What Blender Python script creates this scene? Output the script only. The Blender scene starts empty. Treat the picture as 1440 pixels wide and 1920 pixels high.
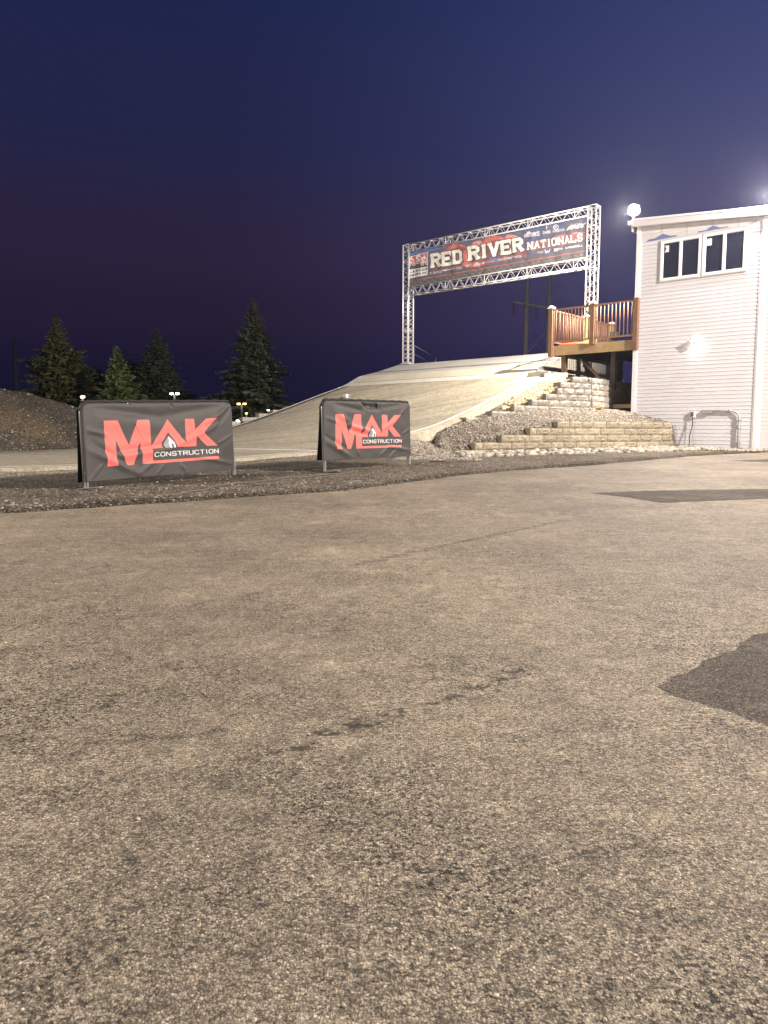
import bpy, math, random
import numpy as np
from mathutils import Vector, Matrix
R = math.radians
rnd = random.Random(7)
nr = np.random.default_rng(11)
sc = bpy.context.scene
C = sc.collection

# ------------------------------------------------------------------ camera
F = 1400.0
EYE = 0.70
PITCH = R(6.0)
cam = bpy.data.cameras.new('camera')
cam.sensor_fit = 'HORIZONTAL'; cam.sensor_width = 36; cam.lens = 36 * F / 1440
cam.clip_start = 0.05; cam.clip_end = 3000
camo = bpy.data.objects.new('camera', cam)
camo.location = (0, 0, EYE); camo.rotation_euler = (math.pi / 2 - PITCH, 0, 0)
C.objects.link(camo); sc.camera = camo

# ------------------------------------------------------------------ view
sc.view_settings.view_transform = 'Standard'; sc.view_settings.look = 'None'
sc.view_settings.exposure = 0.0; sc.view_settings.gamma = 1.0
sc.cycles.use_denoising = True
sc.cycles.sample_clamp_indirect = 6.0
sc.cycles.max_bounces = 5

# ------------------------------------------------------------------ sky (dusk)
def lin(r, g, b):
    f = lambda c: (c / 255 / 12.92) if c / 255 <= 0.04045 else ((c / 255 + 0.055) / 1.055) ** 2.4
    return (f(r), f(g), f(b))
world = bpy.data.worlds.new('World'); sc.world = world; world.use_nodes = True
nt = world.node_tree; nt.nodes.clear()
wo = nt.nodes.new('ShaderNodeOutputWorld'); bg = nt.nodes.new('ShaderNodeBackground')
tc = nt.nodes.new('ShaderNodeTexCoord'); sep = nt.nodes.new('ShaderNodeSeparateXYZ')
nt.links.new(tc.outputs['Generated'], sep.inputs[0])
def wramp(stops):
    r = nt.nodes.new('ShaderNodeValToRGB'); r.color_ramp.interpolation = 'EASE'
    el = r.color_ramp.elements
    while len(el) < len(stops): el.new(0.5)
    for e, (p, c) in zip(el, stops):
        e.position = p; e.color = (*lin(*c), 1)
    nt.links.new(sep.outputs['Z'], r.inputs[0]); return r
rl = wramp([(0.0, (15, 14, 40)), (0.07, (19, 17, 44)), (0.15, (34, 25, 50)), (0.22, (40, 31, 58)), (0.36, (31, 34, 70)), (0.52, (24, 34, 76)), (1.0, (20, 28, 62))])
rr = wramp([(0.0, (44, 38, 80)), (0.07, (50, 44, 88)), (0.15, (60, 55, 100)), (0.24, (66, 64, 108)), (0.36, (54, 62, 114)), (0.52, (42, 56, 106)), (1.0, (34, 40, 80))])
# azimuth: floodlight glare painted into the sky grows toward the right
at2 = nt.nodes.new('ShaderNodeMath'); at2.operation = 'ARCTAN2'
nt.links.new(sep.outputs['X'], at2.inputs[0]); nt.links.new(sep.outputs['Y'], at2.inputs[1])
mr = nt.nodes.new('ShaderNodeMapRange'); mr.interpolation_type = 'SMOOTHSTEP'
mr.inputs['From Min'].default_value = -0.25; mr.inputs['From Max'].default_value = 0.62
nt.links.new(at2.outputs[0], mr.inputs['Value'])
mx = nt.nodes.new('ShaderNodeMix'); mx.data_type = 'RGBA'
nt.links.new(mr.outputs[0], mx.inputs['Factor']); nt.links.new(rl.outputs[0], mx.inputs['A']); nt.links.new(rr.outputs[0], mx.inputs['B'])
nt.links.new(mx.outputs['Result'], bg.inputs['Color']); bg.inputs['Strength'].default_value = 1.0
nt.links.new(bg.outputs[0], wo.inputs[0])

# ------------------------------------------------------------------ basic geometry of the place
W_ = (-0.755, 0.656)      # heading of the gate line, the house front and the deck front
N_ = (0.656, 0.755)       # heading away, up the start straight
def ray(px, py):
    u = (960 - py) / F
    return Vector(((px - 720) / F, math.cos(PITCH) + u * math.sin(PITCH), -math.sin(PITCH) + u * math.cos(PITCH)))
def at(px, py, Y):
    r = ray(px, py); return Vector((r.x / r.y * Y, Y, EYE + r.z / r.y * Y))
def g0(x, y):
    y = np.asarray(y, float)
    return 0.018 * np.clip(y - 6, 0, 17) * (1 - np.exp(-np.clip(y - 6, 0, 50) / 1.5))
def onground(px, py):
    Y = 5.0
    for _ in range(60):
        z = float(g0(0, Y)); r = ray(px, py)
        Y = 0.5 * Y + 0.5 * (z - EYE) / (r.z / r.y)
    return at(px, py, Y)
def L(s, l): return (0.62 + .755 * l - .656 * s, 31.2 - .656 * l - .755 * s)
def SL(x, y):
    dx = np.asarray(x) - .62; dy = np.asarray(y) - 31.2
    return (-(dx * .656 + dy * .755), dx * .755 - dy * .656)
_ps = [-30, -3.6, -2.2, 0, 1.35, 2.45, 3.0, 3.4, 4.6, 5.7, 7.2, 8.6, 9.62, 11, 12.7, 15, 18.2, 60]
_pz = [0.5, 2.7, 3.48, 3.515, 3.14, 2.90, 2.63, 2.47, 2.12, 1.77, 1.31, .92, .73, .52, .34, .24, .20, .20]
_ss = np.linspace(-30, 60, 1801); _zz = np.interp(_ss, _ps, _pz)
_k = np.exp(-np.linspace(-2, 2, 25) ** 2); _k /= _k.sum()
_zs = np.convolve(np.pad(_zz, 12, mode='edge'), _k, mode='valid')
_wt = np.clip((_ss - 3.4) / 1.0, 0, 1); _zz = _zz * (1 - _wt) + _zs * _wt
def prof(s): return np.interp(s, _ss, _zz)
RW = 8.85                  # width of the ramp
RT = 8.05                   # width of its top, beside the deck
def WP(t, o=0.0):          # point on the house front, t metres left of its right corner, o metres out
    return (9.737 - .755 * t - .656 * o, 19.598 + .656 * t - .755 * o)

# ------------------------------------------------------------------ lamps' light is created with their fixtures below
def spot(name, loc, target, power, col, size_deg, blend=0.4, rad=0.15, parent=None):
    d = bpy.data.lights.new(name, 'SPOT'); d.energy = power; d.color = col
    d.spot_size = R(size_deg); d.spot_blend = blend; d.shadow_soft_size = rad
    o = bpy.data.objects.new(name, d); C.objects.link(o)
    o.location = loc
    o.rotation_euler = (Vector(target) - Vector(loc)).to_track_quat('-Z', 'Y').to_euler()
    if parent: o.location = Vector(loc) - parent.location; o.parent = parent
    return o
def point(name, loc, power, col, rad=0.1, parent=None):
    d = bpy.data.lights.new(name, 'POINT'); d.energy = power; d.color = col; d.shadow_soft_size = rad
    o = bpy.data.objects.new(name, d); C.objects.link(o); o.location = loc
    if parent: o.location = Vector(loc) - parent.location; o.parent = parent
    return o

# ------------------------------------------------------------------ noise in numpy
def vnoise(x, y, seed=0):
    x = np.asarray(x, float); y = np.asarray(y, float)
    xi = np.floor(x).astype(np.int64); yi = np.floor(y).astype(np.int64)
    fx = x - xi; fy = y - yi; fx = fx * fx * (3 - 2 * fx); fy = fy * fy * (3 - 2 * fy)
    def h(a, b):
        n = (a * 374761393 + b * 668265263 + seed * 974711) & 0xffffffff
        n = ((n ^ (n >> 13)) * 1274126177) & 0xffffffff
        return ((n ^ (n >> 16)) & 0xffff) / 65535.0
    return (h(xi, yi) * (1 - fx) + h(xi + 1, yi) * fx) * (1 - fy) + (h(xi, yi + 1) * (1 - fx) + h(xi + 1, yi + 1) * fx) * fy
def fbm(x, y, o=4, seed=0):
    v = 0; a = .5
    for i in range(o):
        v = v + a * (vnoise(np.asarray(x) * 2 ** i, np.asarray(y) * 2 ** i, seed + i) - .5); a *= .5
    return v

# ------------------------------------------------------------------ mesh building
class MB:
    def __init__(s): s.v = []; s.f = []
    def add(s, vs, fs):
        b = len(s.v); s.v += [tuple(v) for v in vs]; s.f += [tuple(i + b for i in f) for f in fs]
        return s
    def obox(s, c, ax, ay, az, hx, hy, hz):
        c = Vector(c); ax = Vector(ax).normalized() * hx; ay = Vector(ay).normalized() * hy; az = Vector(az).normalized() * hz
        vs = [c + i * ax + j * ay + k * az for k in (-1, 1) for j in (-1, 1) for i in (-1, 1)]
        return s.add(vs, [(0, 2, 3, 1), (4, 5, 7, 6), (0, 1, 5, 4), (2, 6, 7, 3), (0, 4, 6, 2), (1, 3, 7, 5)])
    def box(s, x0, x1, y0, y1, z0, z1):
        return s.obox(((x0 + x1) / 2, (y0 + y1) / 2, (z0 + z1) / 2), (1, 0, 0), (0, 1, 0), (0, 0, 1), abs(x1 - x0) / 2, abs(y1 - y0) / 2, abs(z1 - z0) / 2)
    def bar(s, a, b, w, d, up=(0, 0, 1)):
        a = Vector(a); b = Vector(b); t = (b - a)
        side = t.cross(Vector(up))
        if side.length < 1e-6: side = t.cross(Vector((W_[0], W_[1], 0)))
        side.normalize(); u2 = side.cross(t).normalized()
        return s.obox((a + b) / 2, t, side, u2, t.length / 2, w / 2, d / 2)
    def tube(s, pts, r, n=8, cap=True):
        pts = [Vector(p) for p in pts]; rs = r if isinstance(r, (list, tuple)) else [r] * len(pts)
        vs = []; fs = []; prev = None
        for i, p in enumerate(pts):
            t = (pts[min(i + 1, len(pts) - 1)] - pts[max(i - 1, 0)]).normalized()
            if prev is None:
                a = Vector((0, 0, 1)) if abs(t.z) < .9 else Vector((1, 0, 0))
                x = t.cross(a).normalized()
            else: x = (prev - t * prev.dot(t)).normalized()
            prev = x; y = t.cross(x)
            for k in range(n):
                an = 2 * math.pi * k / n; vs.append(p + (x * math.cos(an) + y * math.sin(an)) * rs[i])
        for i in range(len(pts) - 1):
            for k in range(n): fs.append((i * n + k, i * n + (k + 1) % n, (i + 1) * n + (k + 1) % n, (i + 1) * n + k))
        if cap: fs.append(tuple(range(n - 1, -1, -1))); fs.append(tuple((len(pts) - 1) * n + k for k in range(n)))
        return s.add(vs, fs)
    def prism(s, poly, d):
        d = Vector(d); n = len(poly); vs = [Vector(p) for p in poly] + [Vector(p) + d for p in poly]
        return s.add(vs, [tuple(range(n - 1, -1, -1)), tuple(range(n, 2 * n))] + [(i, (i + 1) % n, n + (i + 1) % n, n + i) for i in range(n)])
    def ico(s, c, r, sq=(1, 1, 1)):
        t = 1.618; V = [(-1, t, 0), (1, t, 0), (-1, -t, 0), (1, -t, 0), (0, -1, t), (0, 1, t), (0, -1, -t), (0, 1, -t), (t, 0, -1), (t, 0, 1), (-t, 0, -1), (-t, 0, 1)]
        c = Vector(c); return s.add([(c.x + a * r * sq[0] / 1.9, c.y + b * r * sq[1] / 1.9, c.z + d * r * sq[2] / 1.9) for a, b, d in V], ICOF)
    def build(s, name, mat, parent=None, smooth=False):
        return mesh(name, s.v, s.f, mat, parent, smooth)
ICOF = [(0, 11, 5), (0, 5, 1), (0, 1, 7), (0, 7, 10), (0, 10, 11), (1, 5, 9), (5, 11, 4), (11, 10, 2), (10, 7, 6), (7, 1, 8), (3, 9, 4), (3, 4, 2), (3, 2, 6), (3, 6, 8), (3, 8, 9), (4, 9, 5), (2, 4, 11), (6, 2, 10), (8, 6, 7), (9, 8, 1)]
def wloc(o):
    v = Vector((0, 0, 0))
    while o is not None: v += o.location; o = o.parent
    return v
def mesh(name, v, f, mat, parent=None, smooth=False):
    me = bpy.data.meshes.new(name)
    if parent is not None:
        o0 = np.array(wloc(parent)); v = np.asarray([tuple(q) for q in v], float) - o0
    if isinstance(f, np.ndarray):
        v = np.asarray(v, np.float32); n, k = f.shape
        me.vertices.add(len(v)); me.vertices.foreach_set('co', v.ravel())
        me.loops.add(n * k); me.loops.foreach_set('vertex_index', f.astype(np.int32).ravel())
        me.polygons.add(n); me.polygons.foreach_set('loop_start', np.arange(0, n * k, k, dtype=np.int32))
        me.polygons.foreach_set('loop_total', np.full(n, k, np.int32)); me.update(calc_edges=True)
    else:
        me.from_pydata([tuple(q) for q in v], [], f)
    if smooth: me.polygons.foreach_set('use_smooth', [True] * len(me.polygons))
    if mat: me.materials.append(mat)
    o = bpy.data.objects.new(name, me); C.objects.link(o)
    if parent is not None: o.parent = parent
    return o
def grid(name, X, Y, Z, mat, parent=None, smooth=True, col=None):
    h, w = X.shape
    v = np.stack([X, Y, Z], -1).reshape(-1, 3)
    if parent is not None: v = v - np.array(wloc(parent))
    i = np.arange(h * w).reshape(h, w)
    f = np.stack([i[:-1, :-1], i[:-1, 1:], i[1:, 1:], i[1:, :-1]], -1).reshape(-1, 4)
    o = mesh(name, v, f, mat, None, smooth)
    if parent is not None: o.parent = parent
    if col is not None:
        a = o.data.color_attributes.new('tint', 'FLOAT_COLOR', 'POINT')
        c = np.ones((h * w, 4), np.float32); c[:, :3] = col.reshape(-1, 3); a.data.foreach_set('color', c.ravel())
    return o
def tag(o, label=None, cat=None, group=None, kind=None):
    if label: o['label'] = label
    if cat: o['category'] = cat
    if group: o['group'] = group
    if kind: o['kind'] = kind
    return o
def thing(name, label, cat, loc, group=None):
    o = bpy.data.objects.new(name, None); C.objects.link(o); o.location = loc; o.empty_display_size = .2
    return tag(o, label, cat, group)

# ------------------------------------------------------------------ materials
MATS = {}
def mat(name, col, rough=.8, metal=0, spec=.3, var=.0, vscale=4, bump=0, bscale=60, emit=None, estr=0, detail=4):
    if name in MATS: return MATS[name]
    m = bpy.data.materials.new(name); m.use_nodes = True; n = m.node_tree.nodes; l = m.node_tree.links
    b = n['Principled BSDF']; b.inputs['Base Color'].default_value = (*col, 1); b.inputs['Roughness'].default_value = rough
    b.inputs['Metallic'].default_value = metal; b.inputs['Specular IOR Level'].default_value = spec
    t = n.new('ShaderNodeTexCoord')
    if var or True:
        z = n.new('ShaderNodeTexNoise'); z.inputs['Scale'].default_value = vscale; z.inputs['Detail'].default_value = detail; z.inputs['Roughness'].default_value = .65
        l.new(t.outputs['Object'], z.inputs['Vector'])
        r = n.new('ShaderNodeValToRGB'); e = r.color_ramp.elements
        v = max(var, .04)
        e[0].position = .3; e[0].color = (*[c * (1 - v) for c in col], 1); e[1].position = .7; e[1].color = (*[min(1, c * (1 + v * .8)) for c in col], 1)
        l.new(z.outputs['Fac'], r.inputs[0]); l.new(r.outputs[0], b.inputs['Base Color'])
    if bump:
        z2 = n.new('ShaderNodeTexNoise'); z2.inputs['Scale'].default_value = bscale; z2.inputs['Detail'].default_value = 3
        l.new(t.outputs['Object'], z2.inputs['Vector'])
        bp = n.new('ShaderNodeBump'); bp.inputs['Distance'].default_value = bump; bp.inputs['Strength'].default_value = 1
        l.new(z2.outputs['Fac'], bp.inputs['Height']); l.new(bp.outputs[0], b.inputs['Normal'])
    if emit:
        b.inputs['Emission Color'].default_value = (*emit, 1); b.inputs['Emission Strength'].default_value = estr
    MATS[name] = m; return m
def attr_mat(name, rough=.7, spec=.3, weave=0):
    m = bpy.data.materials.new(name); m.use_nodes = True; n = m.node_tree.nodes; l = m.node_tree.links
    b = n['Principled BSDF']; b.inputs['Roughness'].default_value = rough; b.inputs['Specular IOR Level'].default_value = spec
    a = n.new('ShaderNodeVertexColor'); a.layer_name = 'tint'; l.new(a.outputs[0], b.inputs['Base Color'])
    return m
def stone_ground(name, cols, cell, big=.25, bumpd=.006, rough=.85, spec=.25, mid=3.0, darkspot=.0, lines=(), fine=True, mortar=.35, pits=0, streak=0):
    """packed stones: voronoi cells of three sizes with their own tint, patches of wear, pits and seams"""
    m = bpy.data.materials.new(name); m.use_nodes = True; n = m.node_tree.nodes; l = m.node_tree.links
    b = n['Principled BSDF']; b.inputs['Roughness'].default_value = rough; b.inputs['Specular IOR Level'].default_value = spec
    t = n.new('ShaderNodeTexCoord'); co0 = t.outputs['Object']
    wn = n.new('ShaderNodeTexNoise'); wn.inputs['Scale'].default_value = cell * .55; wn.inputs['Detail'].default_value = 2; l.new(co0, wn.inputs['Vector'])
    ws = n.new('ShaderNodeVectorMath'); ws.operation = 'MULTIPLY_ADD'; l.new(wn.outputs['Color'], ws.inputs[0]); ws.inputs[1].default_value = (1.1 / cell,) * 3; l.new(co0, ws.inputs[2])
    co = ws.outputs[0]
    def math_(op, a, c=None):
        q = n.new('ShaderNodeMath'); q.operation = op
        for i, s_ in enumerate((a, c)):
            if s_ is None: continue
            if isinstance(s_, (int, float)): q.inputs[i].default_value = s_
            else: l.new(s_, q.inputs[i])
        return q.outputs[0]
    def vor(scale, feat='F1'):
        v = n.new('ShaderNodeTexVoronoi'); v.feature = feat; v.inputs['Scale'].default_value = scale; l.new(co, v.inputs['Vector']); return v
    def noise(scale, det=4, ro=.6):
        z = n.new('ShaderNodeTexNoise'); z.inputs['Scale'].default_value = scale; z.inputs['Detail'].default_value = det; z.inputs['Roughness'].default_value = ro
        l.new(co, z.inputs['Vector']); return z.outputs['Fac']
    def ramp(fac, stops):
        r = n.new('ShaderNodeValToRGB'); e = r.color_ramp.elements
        while len(e) < len(stops): e.new(.5)
        for q, (p, c) in zip(e, stops): q.position = p; q.color = (*(c if hasattr(c, '__len__') else (c, c, c)), 1)
        l.new(fac, r.inputs[0]); return r.outputs[0]
    def mul(a, c, fac=1.0, mode='MULTIPLY'):
        q = n.new('ShaderNodeMix'); q.data_type = 'RGBA'; q.blend_type = mode; q.inputs['Factor'].default_value = fac
        l.new(a, q.inputs['A']); l.new(c, q.inputs['B']); return q.outputs['Result']
    v1 = vor(cell); v2 = vor(cell * 2.3)
    sx = n.new('ShaderNodeSeparateColor'); l.new(v1.outputs['Color'], sx.inputs[0])
    c1 = ramp(sx.outputs[0], [(0, cols[0]), (.45, cols[1]), (.8, cols[2]), (.97, cols[3])])
    sx2 = n.new('ShaderNodeSeparateColor'); l.new(v2.outputs['Color'], sx2.inputs[0])
    c2 = ramp(sx2.outputs[1], [(0, .62), (.5, .95), (1, 1.3)])
    c = mul(c1, c2)
    # gaps between stones
    gapc = ramp(v1.outputs['Distance'], [(.35, 1.0), (.75, mortar)])
    sand_ = ramp(noise(mid * 2.6, 5, .8), [(.42, 0.0), (.62, 1.0)])
    c = mul(c, mul(gapc, sand_, 1.0, 'LIGHTEN') if fine else gapc, .85)
    c = mul(c, ramp(noise(mid), [(.25, 1 - big), (.5, 1.0), (.75, 1 + big * .7)]))
    c = mul(c, ramp(noise(mid * .17, 3), [(.3, 1 - big), (.7, 1 + big * .6)]))
    c = mul(c, ramp(noise(mid * 7, 5, .75), [(.32, .6), (.5, 1.0), (.75, 1.18)]))
    h = math_('MULTIPLY', v1.outputs['Distance'], -1.0)
    h = math_('ADD', h, math_('MULTIPLY', v2.outputs['Distance'], -.5))
    h = math_('ADD', h, math_('MULTIPLY', noise(cell * .3, 4, .7), 1.6))
    if darkspot:
        ps = noise(mid * 3.1, 5, .8); pit = ramp(ps, [(.30, 1 - darkspot), (.40, 1.0)])
        c = mul(c, pit)
    if pits:
        clus = ramp(noise(1.3, 4, .65), [(.34, .18), (.60, 1.0)])
        p1 = ramp(noise(110, 3, .75), [(.42, .05), (.48, 1.0)]); p1 = mul(p1, ramp(noise(30, 5, .85), [(.39, .3), (.46, 1.0)]))
        inv_ = n.new('ShaderNodeMix'); inv_.data_type = 'RGBA'; l.new(clus, inv_.inputs['Factor']); inv_.inputs['A'].default_value = (1, 1, 1, 1); l.new(p1, inv_.inputs['B'])
        c = mul(c, inv_.outputs['Result'], pits)
        c = mul(c, ramp(noise(.42, 3, .5), [(.35, (.82, .82, .83)), (.65, (1.16, 1.15, 1.13))]))
        c = mul(c, ramp(noise(300, 2, .6), [(.32, .72), (.68, 1.20)]))
    if streak:
        mp = n.new('ShaderNodeMapping'); mp.inputs['Rotation'].default_value = (0, 0, -math.atan2(.755, .656)); mp.inputs['Scale'].default_value = (.25, 2.2, 1); l.new(co0, mp.inputs['Vector'])
        z_ = n.new('ShaderNodeTexNoise'); z_.inputs['Scale'].default_value = 1.0; z_.inputs['Detail'].default_value = 5; z_.inputs['Roughness'].default_value = .6; l.new(mp.outputs[0], z_.inputs['Vector'])
        c = mul(c, ramp(z_.outputs['Fac'], [(.35, 1 - streak), (.5, 1.0), (.68, 1 + streak * .6)]))
    for (x0, y0, x1, y1, w_, st) in lines:
        # a seam: dark where the distance to the segment is small, broken up by noise
        vm = n.new('ShaderNodeVectorMath'); vm.operation = 'SUBTRACT'; l.new(co, vm.inputs[0]); vm.inputs[1].default_value = (x0, y0, 0)
        d = Vector((x1 - x0, y1 - y0, 0)); ln = d.length; d.normalize()
        dt = n.new('ShaderNodeVectorMath'); dt.operation = 'DOT_PRODUCT'; l.new(vm.outputs[0], dt.inputs[0]); dt.inputs[1].default_value = d
        pr = n.new('ShaderNodeVectorMath'); pr.operation = 'DOT_PRODUCT'; l.new(vm.outputs[0], pr.inputs[0]); pr.inputs[1].default_value = (-d.y, d.x, 0)
        wob = math_('MULTIPLY', math_('SUBTRACT', noise(6, 6, .75), .5), .30)
        dist = math_('ABSOLUTE', math_('ADD', pr.outputs['Value'], wob))
        inside = math_('MULTIPLY', math_('GREATER_THAN', dt.outputs['Value'], 0.0), math_('LESS_THAN', dt.outputs['Value'], ln))
        near = math_('SUBTRACT', 1.0, math_('DIVIDE', dist, w_))
        near = math_('MULTIPLY', math_('MAXIMUM', near, 0.0), inside)
        brk = ramp(noise(17.0, 5, .8), [(.44, 0), (.54, 1)])
        k = math_('MULTIPLY', near, brk)
        fac = math_('SUBTRACT', 1.0, math_('MULTIPLY', math_('MINIMUM', math_('MULTIPLY', k, 2.0), 1.0), st))
        cc = n.new('ShaderNodeCombineColor')
        for i in range(3): l.new(fac, cc.inputs[i])
        c = mul(c, cc.outputs[0])
    l.new(c, b.inputs['Base Color'])
    bp = n.new('ShaderNodeBump'); bp.inputs['Distance'].default_value = bumpd; l.new(h, bp.inputs['Height']); l.new(bp.outputs[0], b.inputs['Normal'])
    return m

# seams in the tarmac, found from where the photo shows them
def gp(px, py): p = onground(px, py); return p.x, p.y
SEAMS = [(*gp(500, 1415), *gp(1010, 1250), .022, .75), (*gp(660, 1060), *gp(1060, 975), .04, .55), (*gp(160, 1395), *gp(430, 1370), .02, .5), (*gp(1060, 1640), *gp(1180, 1560), .012, .6)]
M_ASPH = stone_ground('dusty_asphalt', [(.175, .144, .104), (.35, .290, .208), (.44, .366, .265), (.58, .49, .37)], 210, big=.15, bumpd=.0024, pits=1.0, rough=.72, spec=.35, mid=1.6, darkspot=.45, lines=SEAMS)
M_PATCH = stone_ground('dark_patch_surface', [(.045, .037, .030), (.13, .108, .088), (.19, .158, .128), (.30, .25, .2)], 230, big=.25, bumpd=.005, mid=2)
M_GRAV = stone_ground('dirt_and_gravel', [(.065, .054, .041), (.165, .139, .107), (.265, .225, .175), (.55, .48, .39)], 70, big=.35, bumpd=.015, rough=.95, spec=.1, mid=1.3, darkspot=.4)
M_BANKG = stone_ground('bank_gravel', [(.07, .06, .05), (.17, .145, .12), (.27, .24, .2), (.5, .45, .38)], 40, big=.2, bumpd=.03, rough=.95, spec=.1, mid=1.3)
M_TRACK = stone_ground('track_tarmac', [(.28, .25, .18), (.36, .32, .235), (.41, .36, .27), (.45, .40, .31)], 60, streak=.22, big=.10, bumpd=.002, rough=.85, spec=.2, mid=.9, mortar=.8)
M_PAINT = mat('white_line_paint', (.72, .70, .64), .7, var=.12, vscale=9)
M_FARG = mat('dark_far_ground', (.03, .03, .022), .95, var=.3, vscale=.3)

# ------------------------------------------------------------------ ground: asphalt lot
BP = [(-400, 985), (0, 965), (300, 945), (480, 933), (650, 922), (760, 906), (860, 893), (960, 884), (1060, 877), (1130, 872), (1200, 865), (1300, 856), (1440, 848)]
_b = [onground(*p) for p in BP]
BX = [-60] + [p.x for p in _b] + [14, 60]; BY = [_b[0].y - 1] + [p.y for p in _b] + [19.4, 19.4]
_o = np.argsort(BX); BX = np.array(BX)[_o]; BY = np.array(BY)[_o]
def yb(x): return np.interp(x, BX, BY)
xs = np.concatenate([np.linspace(-60, -16, 20)[:-1], np.arange(-16, 16, .16), np.linspace(16, 60, 20)])
ys = np.concatenate([np.linspace(-30, 0, 12)[:-1], np.arange(0, 24, .16)])
X, Y = np.meshgrid(xs, ys)
def gn(x, y): return fbm(np.asarray(x) * .7, np.asarray(y) * .7, 3, 5) * 0
Z = g0(X, Y) + gn(X, Y)
tag(grid('asphalt_lot', X, Y, Z, M_ASPH), 'dusty worn asphalt lot filling the foreground', None, None, 'structure')
far = MB(); far.add([(-1500, -300, -.12), (1500, -300, -.12), (1500, 2500, -.12), (-1500, 2500, -.12)], [(0, 1, 2, 3)])
tag(far.build('ground', M_FARG), 'dark flat ground reaching the horizon', None, None, 'structure')
def patch(name, pts, jit=.012, n=36):  # dark sheet with a wavering outline laid just above the lot
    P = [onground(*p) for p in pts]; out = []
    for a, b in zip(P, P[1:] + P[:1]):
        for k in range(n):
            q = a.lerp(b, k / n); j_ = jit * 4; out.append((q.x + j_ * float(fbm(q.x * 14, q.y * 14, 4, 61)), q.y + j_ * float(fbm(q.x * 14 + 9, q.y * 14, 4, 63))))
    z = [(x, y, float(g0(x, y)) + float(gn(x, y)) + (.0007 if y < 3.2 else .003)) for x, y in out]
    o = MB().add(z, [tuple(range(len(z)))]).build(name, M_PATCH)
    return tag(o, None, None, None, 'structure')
patch('dark_patch', [(1222, 1287), (1262, 1268), (1290, 1262), (1318, 1240), (1360, 1225), (1395, 1200), (1440, 1184), (1700, 1050), (1700, 1500), (1440, 1358), (1330, 1322), (1262, 1306)], .014)['label'] = 'dark flat patch with a pointed tip at the right edge nearest the camera'
patch('dark_patch', [(1108, 925), (1200, 921), (1300, 919), (1440, 917), (1650, 915), (1650, 930), (1440, 935), (1240, 943), (1180, 933)], .02)['label'] = 'long dark flat patch in the middle distance before the white house'
patch('dark_patch', [(1365, 864), (1440, 861), (1600, 858), (1600, 868), (1440, 867)], .02)['label'] = 'thin dark flat patch near the house corner'

# ------------------------------------------------------------------ walls of block: plan lines
LW0 = Vector((1.75, 17.2)); LW1 = Vector((8.02, 20.72))              # lower retaining wall
def onl(px, A, B):
    m_ = (px - 720) / F; u = (960 - 813) / F; k0 = 1 / (math.cos(PITCH) + u * math.sin(PITCH)); m_ *= k0
    d = B - A; k = (m_ * A.y - A.x) / (d.x - m_ * d.y); return A + d * k
LT = [.315, .487, .66, .832, 1.005]
LEFT_L = [862, 893, 943, 997, 1050]
UC = Vector((6.01, 21.7)); U0 = Vector((2.08, 19.15))                # upper wall: corner and left end
UT = [1.11 + .17 * k for k in range(8)]
LEFT_U = [874, 923, 965, 998, 1025, 1047, 1053, 1076]
def tps(P, Zv):
    P = np.array(P, float); Zv = np.array(Zv, float); n = len(P)
    def U(r): return np.where(r > 1e-9, r * r * np.log(r + 1e-12), 0)
    K = U(np.linalg.norm(P[:, None] - P[None], axis=-1)) + np.eye(n) * .02
    Q = np.hstack([np.ones((n, 1)), P]); A = np.block([[K, Q], [Q.T, np.zeros((3, 3))]])
    w = np.linalg.solve(A, np.concatenate([Zv, np.zeros(3)]))
    def f(x, y):
        x = np.asarray(x, float); r = np.sqrt((x[..., None] - P[:, 0]) ** 2 + (np.asarray(y)[..., None] - P[:, 1]) ** 2)
        return (U(r) @ w[:n]) + w[n] + w[n + 1] * x + w[n + 2] * y
    return f
fp, fz = [], []
for s_ in np.arange(7.6, 22, .7):
    fp.append(L(s_, RW + .15)); fz.append(float(prof(s_)) - .05)
for px, z in [(862, .27), (877, .40), (915, .54), (968, .71), (1022, .86), (1060, .98), (1110, .98), (1160, .98), (1210, .98), (1255, .98)]:
    p = onl(px, LW0, LW1); fp.append((p.x, p.y + .15)); fz.append(z)
for px, z in [(880, 1.02), (930, 1.15), (965, 1.25), (1000, 1.31), (1050, 1.35), (1106, 1.37)]:
    p = onl(px, U0, UC); fp.append((p.x, p.y - .05)); fz.append(z)
for p, z in [((7.0, 22.0), 1.36), ((7.4, 22.9), 1.36), ((8.6, 24.4), 1.4), ((7.2, 21.4), 1.22)]: fp.append(p); fz.append(z)
for s_ in np.arange(9.5, 22, 1.5):
    x_, y_ = L(s_, RW + 2.2); 
    if y_ - yb(x_) < .4 or x_ > 1.6: continue
    fp.append((x_, y_)); fz.append(float(g0(x_, y_)) + .05)
for p, z in [((1.3, 17.2), .27), ((1.0, 16.6), .22), ((1.55, 17.9), .42), ((.7, 17.3), .30), ((.9, 18.2), .50), ((2.2, 18.0), .55), ((2.6, 18.6), .85)]: fp.append(p); fz.append(z)
F_FRONT = tps(fp, fz)
bp_, bz = [], []
for s_ in np.arange(3.8, 8.6, .5): bp_.append(L(s_, RW + .1)); bz.append(float(prof(s_)) - .10)
for px, z in zip([884, 935, 975, 1005, 1030, 1047, 1060, 1085], UT): p = onl(px, U0, UC); bp_.append((p.x, p.y + .12)); bz.append(z - .03)
for s_ in (3.5, 2, 0, -2): bp_.append(L(s_, 9.6)); bz.append(2.24)
F_BACK = tps(bp_, bz)
def side(x, y, A, B): return (B.x - A.x) * (np.asarray(y) - A.y) - (B.y - A.y) * (np.asarray(x) - A.x)   # > 0: behind (further)
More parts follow.
